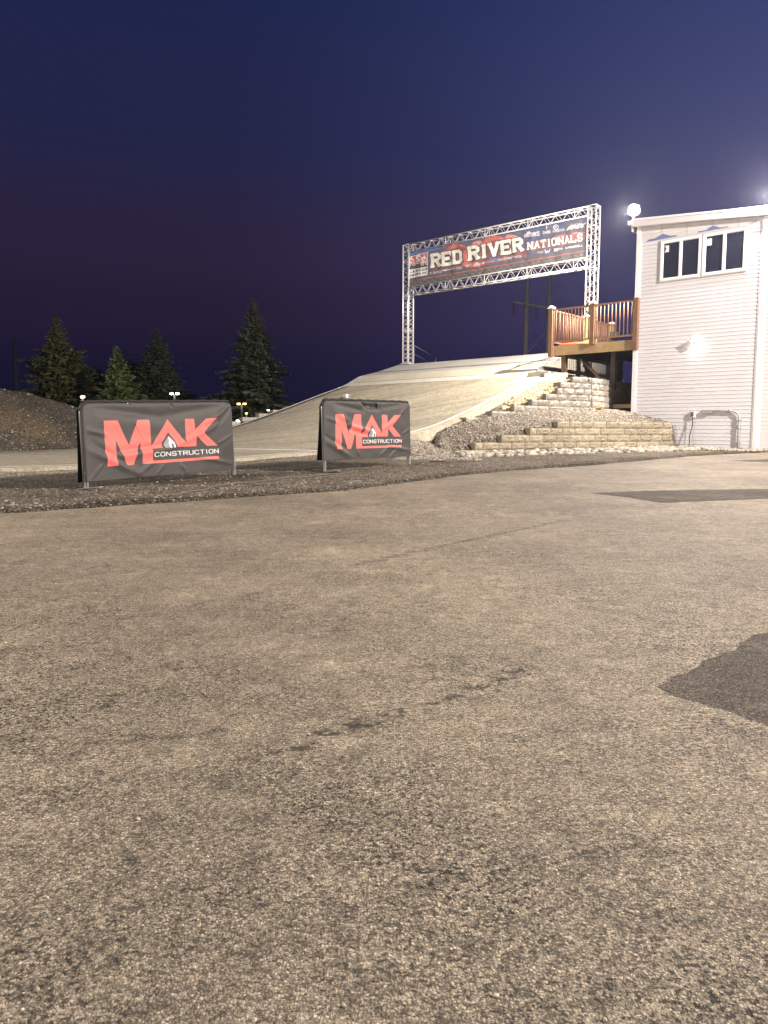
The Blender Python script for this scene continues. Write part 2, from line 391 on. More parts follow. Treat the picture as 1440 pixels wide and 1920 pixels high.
def H(x, y):
    x = np.asarray(x, float); y = np.asarray(y, float)
    s, l = SL(x, y); base = g0(x, y)
    over = y - yb(x) + fbm(x * 1.5, y * 1.5, 3, 9) * .25
    lip = np.clip(over / .18, 0, 1); lip = lip * lip * (3 - 2 * lip)
    low = base - .06 + lip * .10
    # right of the ramp
    bank = np.clip(F_FRONT(x, y), 0, 2.6)
    sd = side(x, y, LW0, LW1)
    k = np.clip((sd / 7.19 - .12) / .12, 0, 1)
    inspan = (x > 1.3)
    r_ = np.where(inspan, low * (1 - k) + np.maximum(bank, low) * k, np.maximum(low, 0) )
    # the slope left of the lower wall: blend from track edge to flat
    dl = np.clip((l - RW) / 2.0, 0, 1); dl = dl * dl * (3 - 2 * dl)
    slope = (prof(s) - .05) * (1 - dl) + low * dl
    bl = np.clip((x - .5) / 1.2, 0, 1)
    rr_ = np.maximum(low, slope) * (1 - bl) + r_ * bl
    back = np.clip(F_BACK(x, y), 0, 2.6)
    isb = (side(x, y, U0, UC) / 4.68 > .2) & (l < 10.12) & (s < 8.3) & (x > 1.9)
    rr_ = np.where(isb, np.where(s < 3.4, 2.24, back), rr_)
    rr_ = np.where((l > 10.12) & (y > 23) & (s < 3.4), 1.38, rr_)
    # under the ramp
    ramp_ = np.where((s < 3.4) & (l > RT - .05), 2.24, prof(s) - .12)
    # left of the ramp: mound
    d = -l
    hc = np.interp(s, [-5, 0, 5.8, 8, 10.15, 12.1, 13.6, 14.5, 17, 22, 40], [.4, .45, .5, .6, .95, 1.58, 2.0, 2.1, 2.2, 2.0, 1.6])
    e = np.clip((d - .15) / 3.4, 0, 1); e = e * e * (3 - 2 * e) * .35 + .65 * e
    fall = 1 - np.clip((d - 4.5) / 4.5, 0, 1) ** 1.5
    mound = (prof(s) - .05) * (1 - e) + hc * e
    mound = np.where(d > 4.5, .25 + (hc - .25) * fall, mound) + fbm(x * .5, y * .5, 4, 21) * .30 * e + fbm(x * 2, y * 2, 3, 4) * .08 * e
    left = np.where(s > 4, mound, np.where(d > .0, np.minimum(prof(s) - .3, .6), mound))
    z = np.where(l < 0, left, np.where(l > RW, rr_, ramp_))
    z = np.where(y < yb(x) - .6, low, z)
    rough = fbm(x * 3, y * 3, 4, 2) * .05
    return z + np.where(over > .1, rough, 0)
xs = np.arange(-26, 11.0, .12); ys = np.arange(4.2, 44, .12)
X, Y = np.meshgrid(xs, ys); Z = H(X, Y)
Z = np.where(X > 9.6, g0(X, Y) - .1, Z)
# bring the bank's own colour in through a point attribute: pale bank gravel, yellow patch and sandy spots are different material on the ground
s_, l_ = SL(X, Y)
m = bpy.data.materials.new('verge_ground'); m.use_nodes = True
def mix_ground():
    n = m.node_tree.nodes; l = m.node_tree.links
    # two stone materials as node groups would be heavy: reuse the dirt recipe and tint it
    return None
tint = np.ones(X.shape + (3,))
bankmask = np.clip((X - 1.0 + fbm(X, Y, 3, 3) * 1.2) / 1.2, 0, 1) * (Y - yb(X) > .9)
bankmask = np.clip(bankmask, 0, 1)[..., None]
edge = np.exp(-((Y - yb(X) - .1) / .16) ** 2)[..., None]
tint = tint * (1 - bankmask) + bankmask * np.array((1.3, 1.3, 1.3))
sand = np.exp(-(((X + 10.2) / 1.1) ** 2 + ((Y - 21.2) / .6) ** 2) ** 1.5 + fbm(X * 2, Y * 2, 3, 8) * 2)[..., None].clip(0, 1)
tint = tint * (1 - sand) + sand * np.array((1.6, 1.42, 1.15))
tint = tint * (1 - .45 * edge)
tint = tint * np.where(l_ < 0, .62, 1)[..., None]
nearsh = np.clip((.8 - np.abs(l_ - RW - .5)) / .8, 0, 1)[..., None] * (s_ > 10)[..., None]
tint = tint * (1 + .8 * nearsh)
def tinted(base):
    mm = base.copy(); mm.name = base.name + '_tinted'; n = mm.node_tree.nodes; l = mm.node_tree.links
    b = n['Principled BSDF']; src = b.inputs['Base Color'].links[0].from_socket
    a = n.new('ShaderNodeVertexColor'); a.layer_name = 'tint'
    q = n.new('ShaderNodeMix'); q.data_type = 'RGBA'; q.blend_type = 'MULTIPLY'; q.inputs['Factor'].default_value = 1
    l.new(src, q.inputs['A']); l.new(a.outputs[0], q.inputs['B']); l.new(q.outputs['Result'], b.inputs['Base Color']); return mm
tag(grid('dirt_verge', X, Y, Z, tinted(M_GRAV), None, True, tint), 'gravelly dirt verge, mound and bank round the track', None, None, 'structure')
def Hs(x, y): return float(H(np.array([x]), np.array([y]))[0])

# ------------------------------------------------------------------ stones (stuff)
def stones(name, P, S, mat_, flat=.7, seed=1):
    P = np.asarray(P); S = np.asarray(S); n = len(P); g = np.random.default_rng(seed)
    t = 1.618; V = np.array([(-1, t, 0), (1, t, 0), (-1, -t, 0), (1, -t, 0), (0, -1, t), (0, 1, t), (0, -1, -t), (0, 1, -t), (t, 0, -1), (t, 0, 1), (-t, 0, -1), (-t, 0, 1)]) / 1.9
    v = V[None] * (1 + g.uniform(-.22, .22, (n, 12, 1)))
    v = v * np.stack([g.uniform(.8, 1.35, n), g.uniform(.7, 1.1, n), g.uniform(.5, .9, n) * flat / .7], -1)[:, None]
    a = g.uniform(0, 6.28, n); c, s = np.cos(a), np.sin(a); b = g.uniform(-.4, .4, n)
    x = v[..., 0] * c[:, None] - v[..., 1] * s[:, None]; y = v[..., 0] * s[:, None] + v[..., 1] * c[:, None]; z = v[..., 2] + x * np.tan(b)[:, None] * .5
    v = np.stack([x, y, z], -1) * S[:, None, None] + P[:, None]
    f = (np.array(ICOF)[None] + (np.arange(n) * 12)[:, None, None]).reshape(-1, 3)
    o = mesh(name, v.reshape(-1, 3), f, mat_, None, False)
    col = g.uniform(.45, 1.25, n)[:, None] * (1 + g.uniform(-.03, .03, (n, 3)))
    cc = np.ones((n * 12, 4), np.float32); cc[:, :3] = np.repeat(col, 12, 0)
    at_ = o.data.color_attributes.new('tint', 'FLOAT_COLOR', 'POINT'); at_.data.foreach_set('color', cc.ravel())
    return o
def stone_mat(name, col, rough=.8):
    m_ = bpy.data.materials.new(name); m_.use_nodes = True; n = m_.node_tree.nodes; l = m_.node_tree.links; b = n['Principled BSDF']; b.inputs['Roughness'].default_value = rough
    b.inputs['Specular IOR Level'].default_value = .25
    a = n.new('ShaderNodeVertexColor'); a.layer_name = 'tint'; q = n.new('ShaderNodeMix'); q.data_type = 'RGBA'; q.blend_type = 'MULTIPLY'; q.inputs['Factor'].default_value = 1
    t = n.new('ShaderNodeTexCoord'); z = n.new('ShaderNodeTexNoise'); z.inputs['Scale'].default_value = 40; l.new(t.outputs['Object'], z.inputs[0])
    r = n.new('ShaderNodeValToRGB'); r.color_ramp.elements[0].color = (*[c * .75 for c in col], 1); r.color_ramp.elements[1].color = (*[c * 1.2 for c in col], 1); r.color_ramp.elements[0].position = .35; r.color_ramp.elements[1].position = .65
    l.new(z.outputs['Fac'], r.inputs[0]); l.new(r.outputs[0], q.inputs['A']); l.new(a.outputs[0], q.inputs['B']); l.new(q.outputs['Result'], b.inputs['Base Color']); return m_
M_S_VERGE = stone_mat('verge_stone', (.25, .215, .17)); M_S_BANK = stone_mat('bank_stone', (.33, .29, .24)); M_S_YEL = stone_mat('yellow_stone', (.50, .42, .26)); M_S_RIV = stone_mat('river_stone', (.37, .335, .275)); M_S_PEB = stone_mat('pebble', (.44, .37, .27))
# verge
n = 26000; x = nr.uniform(-15, 3.2, n); y = nr.uniform(5.2, 18, n) ; dn = yb(x); s_, l_ = SL(x, y)
y = np.where(nr.random(n) < .5, dn + nr.exponential(1.2, n), y); s_, l_ = SL(x, y)
k = (y > dn + .05) & (l_ > RW + .1); x, y = x[k], y[k]
S = nr.gamma(1.8, .0038, len(x)).clip(.004, .02)
tag(stones('verge_gravel', np.stack([x, y, H(x, y)], -1), S, M_S_VERGE, seed=3), 'loose stones strewn over the dark dirt verge', 'gravel', None, 'stuff')
# mound
n = 4500; s_ = nr.uniform(9, 22, n); l_ = -nr.gamma(1.6, 1.0, n) - .1; x, y = L(s_, l_); k = l_ > -4.6; x, y = x[k], y[k]
S = nr.gamma(1.8, .007, len(x)).clip(.005, .045)
tag(stones('mound_gravel', np.stack([x, y, H(x, y)], -1), S, stone_mat('mound_stone', (.26, .22, .18)), seed=4), 'pale stones scattered over the dark mound at left', 'gravel', None, 'stuff')
# bank
n = 30000; x = nr.uniform(.2, 8.6, n); y = nr.uniform(14.5, 22.4, n); s_, l_ = SL(x, y)
A = side(x, y, LW0, LW1) > 1.7; sdu = side(x, y, U0, UC); back_ = sdu > 0
k = (l_ > RW + .08) & (y > yb(x) + .3) & (A | (x < 1.9)) & ~((x > 7.2) & (y > WP(0)[1] + (9.737 - x) * .869 - .1)) & ~(back_ & (l_ > 10.1)) & ~((sdu > -.25) & (sdu < 1.0) & (x > 2.0))
x, y = x[k], y[k]; S = nr.gamma(3, .0062, len(x)).clip(.008, .036)
yel = (side(x, y, U0, UC) > 1.0) & (SL(x, y)[0] < 6.3 + fbm(x * 2, y * 2, 3) * 2) & (SL(x, y)[1] < 10.3)
P = np.stack([x, y, H(x, y)], -1)
tag(stones('bank_gravel', P[~yel], S[~yel], M_S_BANK, seed=5), 'grey crushed stone covering the bank between the walls', 'gravel', None, 'stuff')
n = 6000; s_ = nr.uniform(3.7, 6.9, n); l_ = nr.uniform(RW + .05, 10.3, n); x, y = L(s_, l_)
k = (side(x, y, U0, UC) > 1.0) & (s_ < 6.2 + fbm(x * 2, y * 2, 3) * 2); x, y = x[k], y[k]
tag(stones('yellow_gravel', np.stack([x, y, H(x, y) + .01], -1), nr.gamma(4, .008, len(x)).clip(.015, .05), M_S_YEL, seed=6), 'pale yellow gravel filling the corner above the stepped wall', 'gravel', None, 'stuff')
# river rocks
n = 4200; u = nr.uniform(-.02, 1.27, n); w_ = nr.uniform(0, 1, n); x = LW0.x + (LW1.x - LW0.x) * u; yw = LW0.y + (LW1.y - LW0.y) * u
yw = np.where(x > 8.0, 19.598 + (9.737 - x) * .869 - .12, yw - .06)
yl = yb(x) + .05; wd = np.minimum(yw - yl, 1.7)
y = yw - wd * w_; k = (wd > .08) & (x < 9.75); x, y, w_ = x[k], y[k], w_[k]
S = nr.gamma(5, .0105, len(x)).clip(.025, .095) * np.where(x > 8.3, .7, 1)
tag(stones('river_rocks', np.stack([x, y, g0(x, y) + .03 + S * .35], -1), S, M_S_RIV, flat=.6, seed=7), 'band of rounded pale river rocks along the lower wall', 'rocks', None, 'stuff')
# pebbles on the lot
n = 1600; y = .7 + nr.gamma(1.4, 1.6, n); x = nr.uniform(-1, 1, n) * (y * .56 + .2)
S = (nr.gamma(1.6, .0008, n) + .0010).clip(.0012, .0042)
tag(stones('loose_pebbles', np.stack([x, y, g0(x, y) + gn(x, y) + S * .2], -1), S, M_S_PEB, seed=8), 'loose pebbles scattered on the worn asphalt', 'pebbles', None, 'stuff')

# ------------------------------------------------------------------ track surface with painted lines
def strip(name, s0, s1, l0, l1, mat_, parent=None, dz=0.0, ds=.25, dl=.5, skirt=0.0):
    ss = np.linspace(s0, s1, max(2, int(abs(s1 - s0) / ds) + 1)); ll = np.linspace(l0, l1, max(2, int(abs(l1 - l0) / dl) + 1))
    S_, L_ = np.meshgrid(ss, ll, indexing='ij'); X, Y = L(S_, L_); Z = prof(S_) + dz
    if skirt:
        X = np.pad(X, 1, mode='edge'); Y = np.pad(Y, 1, mode='edge'); Z = np.pad(Z, 1, mode='edge')
        Z[0] -= skirt; Z[-1] -= skirt; Z[:, 0] -= skirt; Z[:, -1] -= skirt
    return grid(name, X[:, ::-1], Y[:, ::-1], Z[:, ::-1], mat_, parent, not skirt)
tag(strip('track', 3.42, 40, 0, RW, M_TRACK, skirt=.3), 'tan tarmac first straight running down from the start hill', None, None, 'structure')
pl = [('l', 3.45, 40, .06, .17), ('r', 3.9, 40, RW - .48, RW - .37), ('x', 12.75, 12.87, .2, RW - .5)]
for _, a, b, c, d in pl:
    tag(strip('lane_marking', a, b, c, d, M_PAINT, None, .005, ds=.25, dl=2), 'white painted line on the track', None, None, 'structure')
# ------------------------------------------------------------------ start hill
M_HILL = mat('pale_deck_coating', (.42, .395, .345), .75, var=.10, vscale=1.2, bump=.001)
M_GATE = mat('gate_plate_metal', (.48, .46, .43), .5, metal=.2, var=.12, vscale=14)
M_PLY = mat('cream_ply', (.43, .39, .30), .8, var=.12, vscale=.9)
M_LIGHTC = mat('light_concrete', (.46, .435, .37), .8, var=.10, vscale=2)
M_SIDEW = mat('side_wall_concrete', (.40, .375, .33), .85, var=.12, vscale=2.5, bump=.002)
M_DARK = mat('dark_joint', (.03, .03, .03), .9)
hill = thing('start_hill', 'pale concrete start hill with gate deck rising behind the banners', 'start hill', (*L(0, 4.4), 0))
strip('top_platform', -2.2, 0, 0, RT, M_HILL, hill)
strip('deck_panel', 0.0, 1.3, 0, RT, M_HILL, hill)
strip('gate_plate', 1.33, 2.32, 0, RT, M_GATE, hill)
strip('ramp_panel', 2.35, 3.0, 0, RT, M_PLY, hill)
strip('concrete_apron', 3.03, 3.42, 0, RT, M_LIGHTC, hill)
strip('back_slope', -3.6, -2.2, 0, RT, M_HILL, hill)
mb = MB()
for s_ in (1.315, 2.335, 3.015):
    a = L(s_, 0); b = L(s_, RT); mb.bar((a[0], a[1], prof(s_) - .012), (b[0], b[1], prof(s_) - .012), .03, .02)
for s0, l0 in [(1.25, 0), ]:
    pass
mb.build('joint', M_DARK, hill)
mb = MB()      # plate holes and studs of the gate
for k in range(138):
    l0 = .3 + k * .057; a = L(1.62, l0); mb.obox((a[0], a[1], prof(1.62) + .002), (.755, -.656, 0), (.6, .7, -.3), (0, 0, 1), .014, .03, .004)
mb.build('gate_slot', M_DARK, hill)
for l0 in (RT, 0):
    sgn = 1 if l0 else -1
    pts = [-3.6, -2.2, 0, 1.3, 2.45, 3.2, 3.8]
    out = [(*L(s, l0 - sgn * .004), float(prof(s)) - .003) for s in pts]; bot = [(*L(s, l0 - sgn * .004), 1.2) for s in reversed(pts)]
    MB().prism(out + bot, (-.755 * .16 * sgn, .656 * .16 * sgn, 0)).build('side_wall', M_SIDEW, hill)
# concrete block ends at the foot of the side wall
a = L(3.6, RW + .35); b = L(1.5, RW + .9)
mb = MB(); mb.obox((*L(3.5, RT + .40), 2.40), (*N_, 0), (.755, -.656, 0), (0, 0, 1), .06, .36, .16)
tag(mb.build('concrete_kerb', M_SIDEW), 'short grey concrete kerb at the top right end of the ramp', 'kerb')
p0 = at(1018, 712, 22.6); p1 = at(1062, 710, 22.9)
mb = MB(); mb.obox(((p0 + p1) / 2 + Vector((0, .1, .09))), (p1 - p0), Vector((p1 - p0)).cross(Vector((0, 0, 1))), (0, 0, 1), (p1 - p0).length / 2, .12, .095)
tag(mb.build('concrete_beam', mat('grey_concrete_beam', (.30, .29, .26), .9, var=.15, vscale=8, bump=.003)), 'grey concrete beam lying on the gravel below the deck post', 'beam')

# ------------------------------------------------------------------ split-face block walls
def block_mat(name, col):
    m_ = bpy.data.materials.new(name); m_.use_nodes = True; n = m_.node_tree.nodes; l = m_.node_tree.links; b = n['Principled BSDF']; b.inputs['Roughness'].default_value = .9; b.inputs['Specular IOR Level'].default_value = .15
    a = n.new('ShaderNodeVertexColor'); a.layer_name = 'tint'; t = n.new('ShaderNodeTexCoord'); z = n.new('ShaderNodeTexNoise'); z.inputs['Scale'].default_value = 22; z.inputs['Detail'].default_value = 5
    l.new(t.outputs['Object'], z.inputs[0]); r = n.new('ShaderNodeValToRGB'); r.color_ramp.elements[0].position = .3; r.color_ramp.elements[1].position = .7
    r.color_ramp.elements[0].color = (*[c * .72 for c in col], 1); r.color_ramp.elements[1].color = (*[c * 1.15 for c in col], 1)
    q = n.new('ShaderNodeMix'); q.data_type = 'RGBA'; q.blend_type = 'MULTIPLY'; q.inputs['Factor'].default_value = 1
    l.new(z.outputs['Fac'], r.inputs[0]); l.new(r.outputs[0], q.inputs['A']); l.new(a.outputs[0], q.inputs['B']); l.new(q.outputs['Result'], b.inputs['Base Color'])
    bp = n.new('ShaderNodeBump'); bp.inputs['Distance'].default_value = .02; l.new(z.outputs['Fac'], bp.inputs['Height']); l.new(bp.outputs[0], b.inputs['Normal']); return m_
def block_wall(name, courses, mat_, h=.17, bl=.40, depth=.28, seed=1, setb=.02, rough=.030):
    """courses: list of (A, B, ztop): each a row of rough faced blocks from A to B, face toward the camera side"""
    g = random.Random(seed); V = []; Fc = []; T = []
    for ci, (A, B, zt) in enumerate(courses):
        d = (B - A); ln = d.length; d = d / ln; nn = Vector((d.y, -d.x))           # outward face (right-hand side of A->B)
        x = -((ci * .5) % 1) * bl * 1.0 + 0
        while x < ln - .03:
            x0 = max(0, x); x1 = min(ln, x + bl * g.uniform(.93, 1.07)); x = x1 if x1 < ln else ln
            if x1 - x0 < .06: continue
            tv = g.uniform(.80, 1.12); nx, nz = 6, 4; off = g.uniform(-.006, .006)
            base = len(V); gap = .004
            for k in range(nz + 1):
                for i in range(nx + 1):
                    e = (i in (0, nx)) or (k in (0, nz)); o = -.012 if e else g.uniform(0, rough)
                    xx = x0 + gap + (x1 - x0 - 2 * gap) * i / nx; zz = zt - h + gap * 1.2 + (h - gap * 1.8) * k / nz
                    q = A + d * xx + nn * (o + off - ci * setb); V.append((q.x, q.y, zz)); T.append(tv)
            for k in range(nz):
                for i in range(nx):
                    a0 = base + k * (nx + 1) + i; Fc.append((a0, a0 + 1, a0 + nx + 2, a0 + nx + 1))
            bb = len(V)
            for zz in (zt - h + gap, zt - gap * .6):
                for xx in (x0 + gap, x1 - gap):
                    for dd in (-.014, -depth):
                        q = A + d * xx + nn * (dd + off - ci * setb); V.append((q.x, q.y, zz)); T.append(tv * .95)
            # 0:(x0,front,low) 1:(x0,back,low) 2:(x1,front,low) 3:(x1,back,low) 4.. high
            for f in [(4, 6, 7, 5), (0, 4, 5, 1), (2, 3, 7, 6), (1, 5, 7, 3), (0, 1, 3, 2), (0, 2, 6, 4)]: Fc.append(tuple(bb + q for q in f))
    o = mesh(name, V, Fc, mat_)
    c = np.ones((len(V), 4), np.float32); c[:, :3] = np.array(T)[:, None]
    a = o.data.color_attributes.new('tint', 'FLOAT_COLOR', 'POINT'); a.data.foreach_set('color', c.ravel()); return o
M_BLK = block_mat('tan_block', (.34, .295, .215)); M_BLK2 = block_mat('grey_block', (.34, .31, .265)); M_BLK3 = block_mat('shaded_block', (.40, .36, .31))
tag(block_wall('retaining_wall', [(onl(px, LW0, LW1), LW1, z) for px, z in zip(LEFT_L, LT)], M_BLK, .172, .42, seed=3),
    'lower tan block retaining wall, stepped at its left end and rising from river rocks', 'retaining wall')
tag(block_wall('retaining_wall', [(onl(px, U0, UC), UC, z) for px, z in zip(LEFT_U, UT)], M_BLK2, .17, .42, seed=5, setb=.012, rough=.035),
    'upper stepped grey block retaining wall climbing to the corner under the deck', 'retaining wall')
U2 = Vector((UC.x + .656 * 3.4, UC.y + .755 * 3.4))
tag(block_wall('retaining_wall', [(UC + Vector((.02, .02)), U2, 1.44 + .17 * k) for k in range(6)], M_BLK3, .17, .42, seed=8, setb=.012),
    'dark shaded block retaining wall running back underneath the deck', 'retaining wall')
# blocks beside the ramp's left edge, stepping up
cs = []
def lp(s, l): q = L(s, l); return Vector(q)
for k, (sa, zt) in enumerate([(9.4, .86), (8.8, 1.0), (7.85, 1.15), (7.15, 1.29), (6.5, 1.43), (5.85, 1.57), (5.25, 1.71)]):
    cs.append((lp(sa + .0, -.34), lp(sa - .85, -.34), zt + .10))
tag(block_wall('edging_wall', cs, M_BLK2, .15, .43, seed=9, setb=0, depth=.2), 'row of pale blocks stepping up beside the far left edge of the ramp', 'retaining wall')

# ------------------------------------------------------------------ house
M_SID = mat('white_vinyl_siding', (.61, .60, .625), .55, var=.05, vscale=1.5, spec=.35)
M_TRIM = mat('white_trim', (.72, .70, .71), .5, var=.03, spec=.35)
M_WRAP = mat('house_wrap', (.60, .57, .57), .6, var=.08, vscale=3, bump=.006, bscale=5)
M_FASC = mat('white_fascia', (.56, .54, .545), .45, var=.05, vscale=1)
M_GLASS = mat('window_glass', (.012, .014, .03), .06, spec=.6)
M_STICK = mat('window_sticker', (.62, .64, .62), .7)
M_BLUE = mat('blue_wrap_print', (.13, .17, .36), .6, var=.1, vscale=3)
M_ROOFD = mat('dark_roof_edge', (.05, .05, .05), .8)
house = thing('timing_house', 'tall narrow white sided scoring building with two upper windows and sloping roof', 'building', (*WP(1.7), .2))
TW = 3.40; ZB = .10
def zroof(t): return 6.20 + .088 * t
def siding(t0, t1, z0, z1, e=.1025):
    mb = MB(); z = z0
    while z < z1 - .01:
        zt = min(z + e, z1)
        a = WP(t0, .019); b = WP(t1, .019); c = WP(t1, .006); d = WP(t0, .006); ai = WP(t0, 0); bi = WP(t1, 0)
        mb.add([(*a, z), (*b, z), (*c, zt), (*d, zt), (*ai, z), (*bi, z)], [(0, 3, 2, 1), (4, 0, 1, 5)]); z = zt
    return mb
siding(.10, TW - .10, ZB, 6.05).build('siding', M_SID, house)
# body: plain box behind the siding (all four sides, roof line)
def np_(t, b_): return (9.737 - .755 * t + .656 * b_, 19.598 + .656 * t + .755 * b_)
DP = 4.6
vb = [(*np_(0, .01), ZB), (*np_(TW, .01), ZB), (*np_(TW, DP), ZB), (*np_(0, DP), ZB), (*np_(0, .01), zroof(0)), (*np_(TW, .01), zroof(TW)), (*np_(TW, DP), zroof(TW)), (*np_(0, DP), zroof(0))]
MB().add(vb, [(0, 4, 5, 1), (1, 5, 6, 2), (2, 6, 7, 3), (3, 7, 4, 0), (0, 1, 2, 3), (4, 7, 6, 5)]).build('wall', M_SID, house)
# siding of the right-hand side, warm lamp light put into its colour
mb = MB(); z = ZB
while z < 6.05:
    a = np_(-.024, .12); b = np_(-.024, DP); c = np_(-.008, DP); d = np_(-.008, .12); ai = np_(-.002, .12); bi = np_(-.002, DP)
    mb.add([(*a, z), (*b, z), (*c, z + .1025), (*d, z + .1025), (*ai, z), (*bi, z)], [(0, 1, 2, 3), (4, 5, 1, 0)]); z += .1025
mb.build('side_siding', mat('side_siding_warm_light', (.56, .50, .485), .55, var=.04), house)
# house wrap strip above the siding
mb = MB(); q = [WP(.1, .008), WP(TW - .1, .008)]
mb.add([(*q[0], 6.05), (*q[1], 6.05), (*q[1], zroof(TW) + .02), (*q[0], zroof(0) + .02)], [(0, 3, 2, 1)]); mb.build('house_wrap', M_WRAP, house)
mb = MB()
for z in (6.15, 6.25, 6.35, 6.44):
    t0 = max(.12, (z - 6.18) / .088); 
    if t0 > TW - .2: continue
    mb.obox((*WP((t0 + TW - .12) / 2, .010), z), (*W_, 0), (0, 0, 1), (N_[0], N_[1], 0), (TW - .12 - t0) / 2, .003, .0025)
for t in (.7, 1.35, 2.0, 2.7): mb.obox((*WP(t, .0105), (6.06 + zroof(t)) / 2), (*W_, 0), (0, 0, 1), (N_[0], N_[1], 0), .012, (zroof(t) - 6.06) / 2, .003)
mb.build('wrap_seam', mat('wrap_seam', (.48, .45, .44), .7), house)
def wpx(px, py):            # a photo point on the house front
    m_ = (px - 720) / F; r = ray(px, py); m_ = r.x / r.y
    t = (9.737 - m_ * 19.598) / (.755 + m_ * .656); p = WP(t); return t, EYE + r.z / r.y * p[1]
def wall_poly(name, pts, o, th, mat_, parent=house):
    P = []
    for px, py in pts:
        t, z = wpx(px, py); P.append((*WP(t, o), z))
    return MB().prism(P, (-.656 * -th, -.755 * -th, 0)).build(name, mat_, parent)
cz = lambda x, y: (1140 + x / 4.8, 340 + y / 4.8)
M1 = [(345, 545), (372, 523), (425, 514), (497, 471), (558, 491), (620, 484), (622, 494)]
M2 = [(810, 462), (812, 450), (880, 440), (948, 398), (1010, 416), (1083, 406), (1082, 413)]
M3 = [(1262, 383), (1300, 366), (1345, 352), (1342, 364)]
for mm in (M1, M2, M3): wall_poly('wrap_print', [cz(*p) for p in mm], .014, .003, M_BLUE)
# corner posts
def vtrim(name, t, w, z0, z1, o=.035, m_=M_TRIM, th=.05):
    return MB().obox((*WP(t, o - th / 2), (z0 + z1) / 2), (*W_, 0), (*N_, 0), (0, 0, 1), w / 2, th / 2, (z1 - z0) / 2).build(name, m_, house)
vtrim('corner_trim', .05, .10, ZB, zroof(0) - .0, .040); vtrim('corner_trim', TW - .05, .10, ZB, zroof(TW), .040)
vtrim('corner_trim', .118, .03, ZB, 6.1, .030); vtrim('corner_trim', TW - .118, .03, ZB, 6.1, .030)
MB().obox((*np_(-.02, .05), (ZB + 6.15) / 2), (*W_, 0), (*N_, 0), (0, 0, 1), .02, .06, (6.15 - ZB) / 2).build('corner_trim', M_TRIM, house)
# roof with fascia
def roofpt(t, b, dz): return (*np_(t, b), zroof(t) + dz)
ov = .16
t0, t1 = -.5, TW + .10
def slab(b0, b1, z0, z1, ta=t0, tb=t1):
    return [roofpt(ta, b0, z0), roofpt(tb, b0, z0), roofpt(tb, b1, z0), roofpt(ta, b1, z0), roofpt(ta, b0, z1), roofpt(tb, b0, z1), roofpt(tb, b1, z1), roofpt(ta, b1, z1)]
BF = [(0, 4, 5, 1), (1, 5, 6, 2), (2, 6, 7, 3), (3, 7, 4, 0), (0, 1, 2, 3), (4, 7, 6, 5)]
roof = MB().add(slab(-ov + .03, DP + .15, .02, .17), BF).build('roof', M_ROOFD, house)
MB().add(slab(-ov, -ov + .03, -.005, .20), BF).build('fascia', M_FASC, roof)
MB().add(slab(-ov - .012, -ov, .155, .205, t0, t1), BF).build('drip_edge', M_TRIM, roof)
MB().add(slab(-ov + .03, 0, -.004, .02), BF).build('soffit', M_TRIM, roof)
MB().add(slab(-ov + .03, DP, -.13, .2, t1, t1 + .03), BF).build('fascia', M_FASC, roof)
MB().add(slab(-ov - .01, DP, .04, .16, t1 + .03, t1 + .13), BF).build('gutter', M_TRIM, roof)
# windows
def window(name, ta, tb, z0, z1):
    # ta > tb (left .. right)
    fr = MB(); o = .055
    def bx(t_a, t_b, za, zb, o0, o1, mbb): mbb.obox((*WP((t_a + t_b) / 2, (o0 + o1) / 2), (za + zb) / 2), (*W_, 0), (*N_, 0), (0, 0, 1), abs(t_a - t_b) / 2, abs(o1 - o0) / 2, (zb - za) / 2)
    w = .06
    bx(ta, tb, z1 - w, z1, -.005, o, fr); bx(ta, tb, z0, z0 + w, -.005, o, fr); bx(ta, ta - w, z0 + w, z1 - w, -.005, o, fr); bx(tb + w, tb, z0 + w, z1 - w, -.005, o, fr)
    f = fr.build(name, M_TRIM, house)
    mid = (ta + tb) / 2; s = MB()
    for a, b in ((ta - w, mid + .02), (mid - .02 + .0, tb + w)):
        pass
    bx(mid + .028, mid - .028, z0 + w, z1 - w, .0, .050, s)
    for a, b, oo in ((ta - w, mid + .028, .045), (mid - .028, tb + w, .040)):
        ww = .016; bx(a, b, z1 - w - ww, z1 - w, 0, oo, s); bx(a, b, z0 + w, z0 + w + ww, 0, oo, s); bx(a, a - ww, z0 + w + ww, z1 - w - ww, 0, oo, s); bx(b + ww, b, z0 + w + ww, z1 - w - ww, 0, oo, s)
    s.build('sash', M_TRIM, f)
    for a, b in ((ta - w, mid + .028), (mid - .028, tb + w)):
        g = MB(); bx(a - .02, b + .02, z0 + w + .02, z1 - w - .02, .0, .027, g); g.build('pane', M_GLASS, f)
    return f, ta - w, z1 - w
tl, zt_ = wpx(1241, 451); tr, zb_ = wpx(1398, 508)
z1_ = 5.985; z0_ = 4.905
tm = (tl + tr) / 2
f1, a1, b1 = window('window', tl, tm + .022, z0_, z1_); f2, a2, b2 = window('window', tm - .022, tr, z0_, z1_)
for f_, a_, b_, cut in ((f1, a1, b1, True), (f2, a2, b2, False)):
    P = [(*WP(a_ - .04, .030), b_ - .04 - .03), (*WP(a_ - .16, .030), b_ - .07), (*WP(a_ - .16, .030), b_ - .25), (*WP(a_ - .04, .030), b_ - .25)]
    if cut: P.append((*WP(a_ - .085, .030), b_ - .15))
    MB().add(P, [tuple(range(len(P)))[::-1]]).build('sticker', M_STICK, f_)
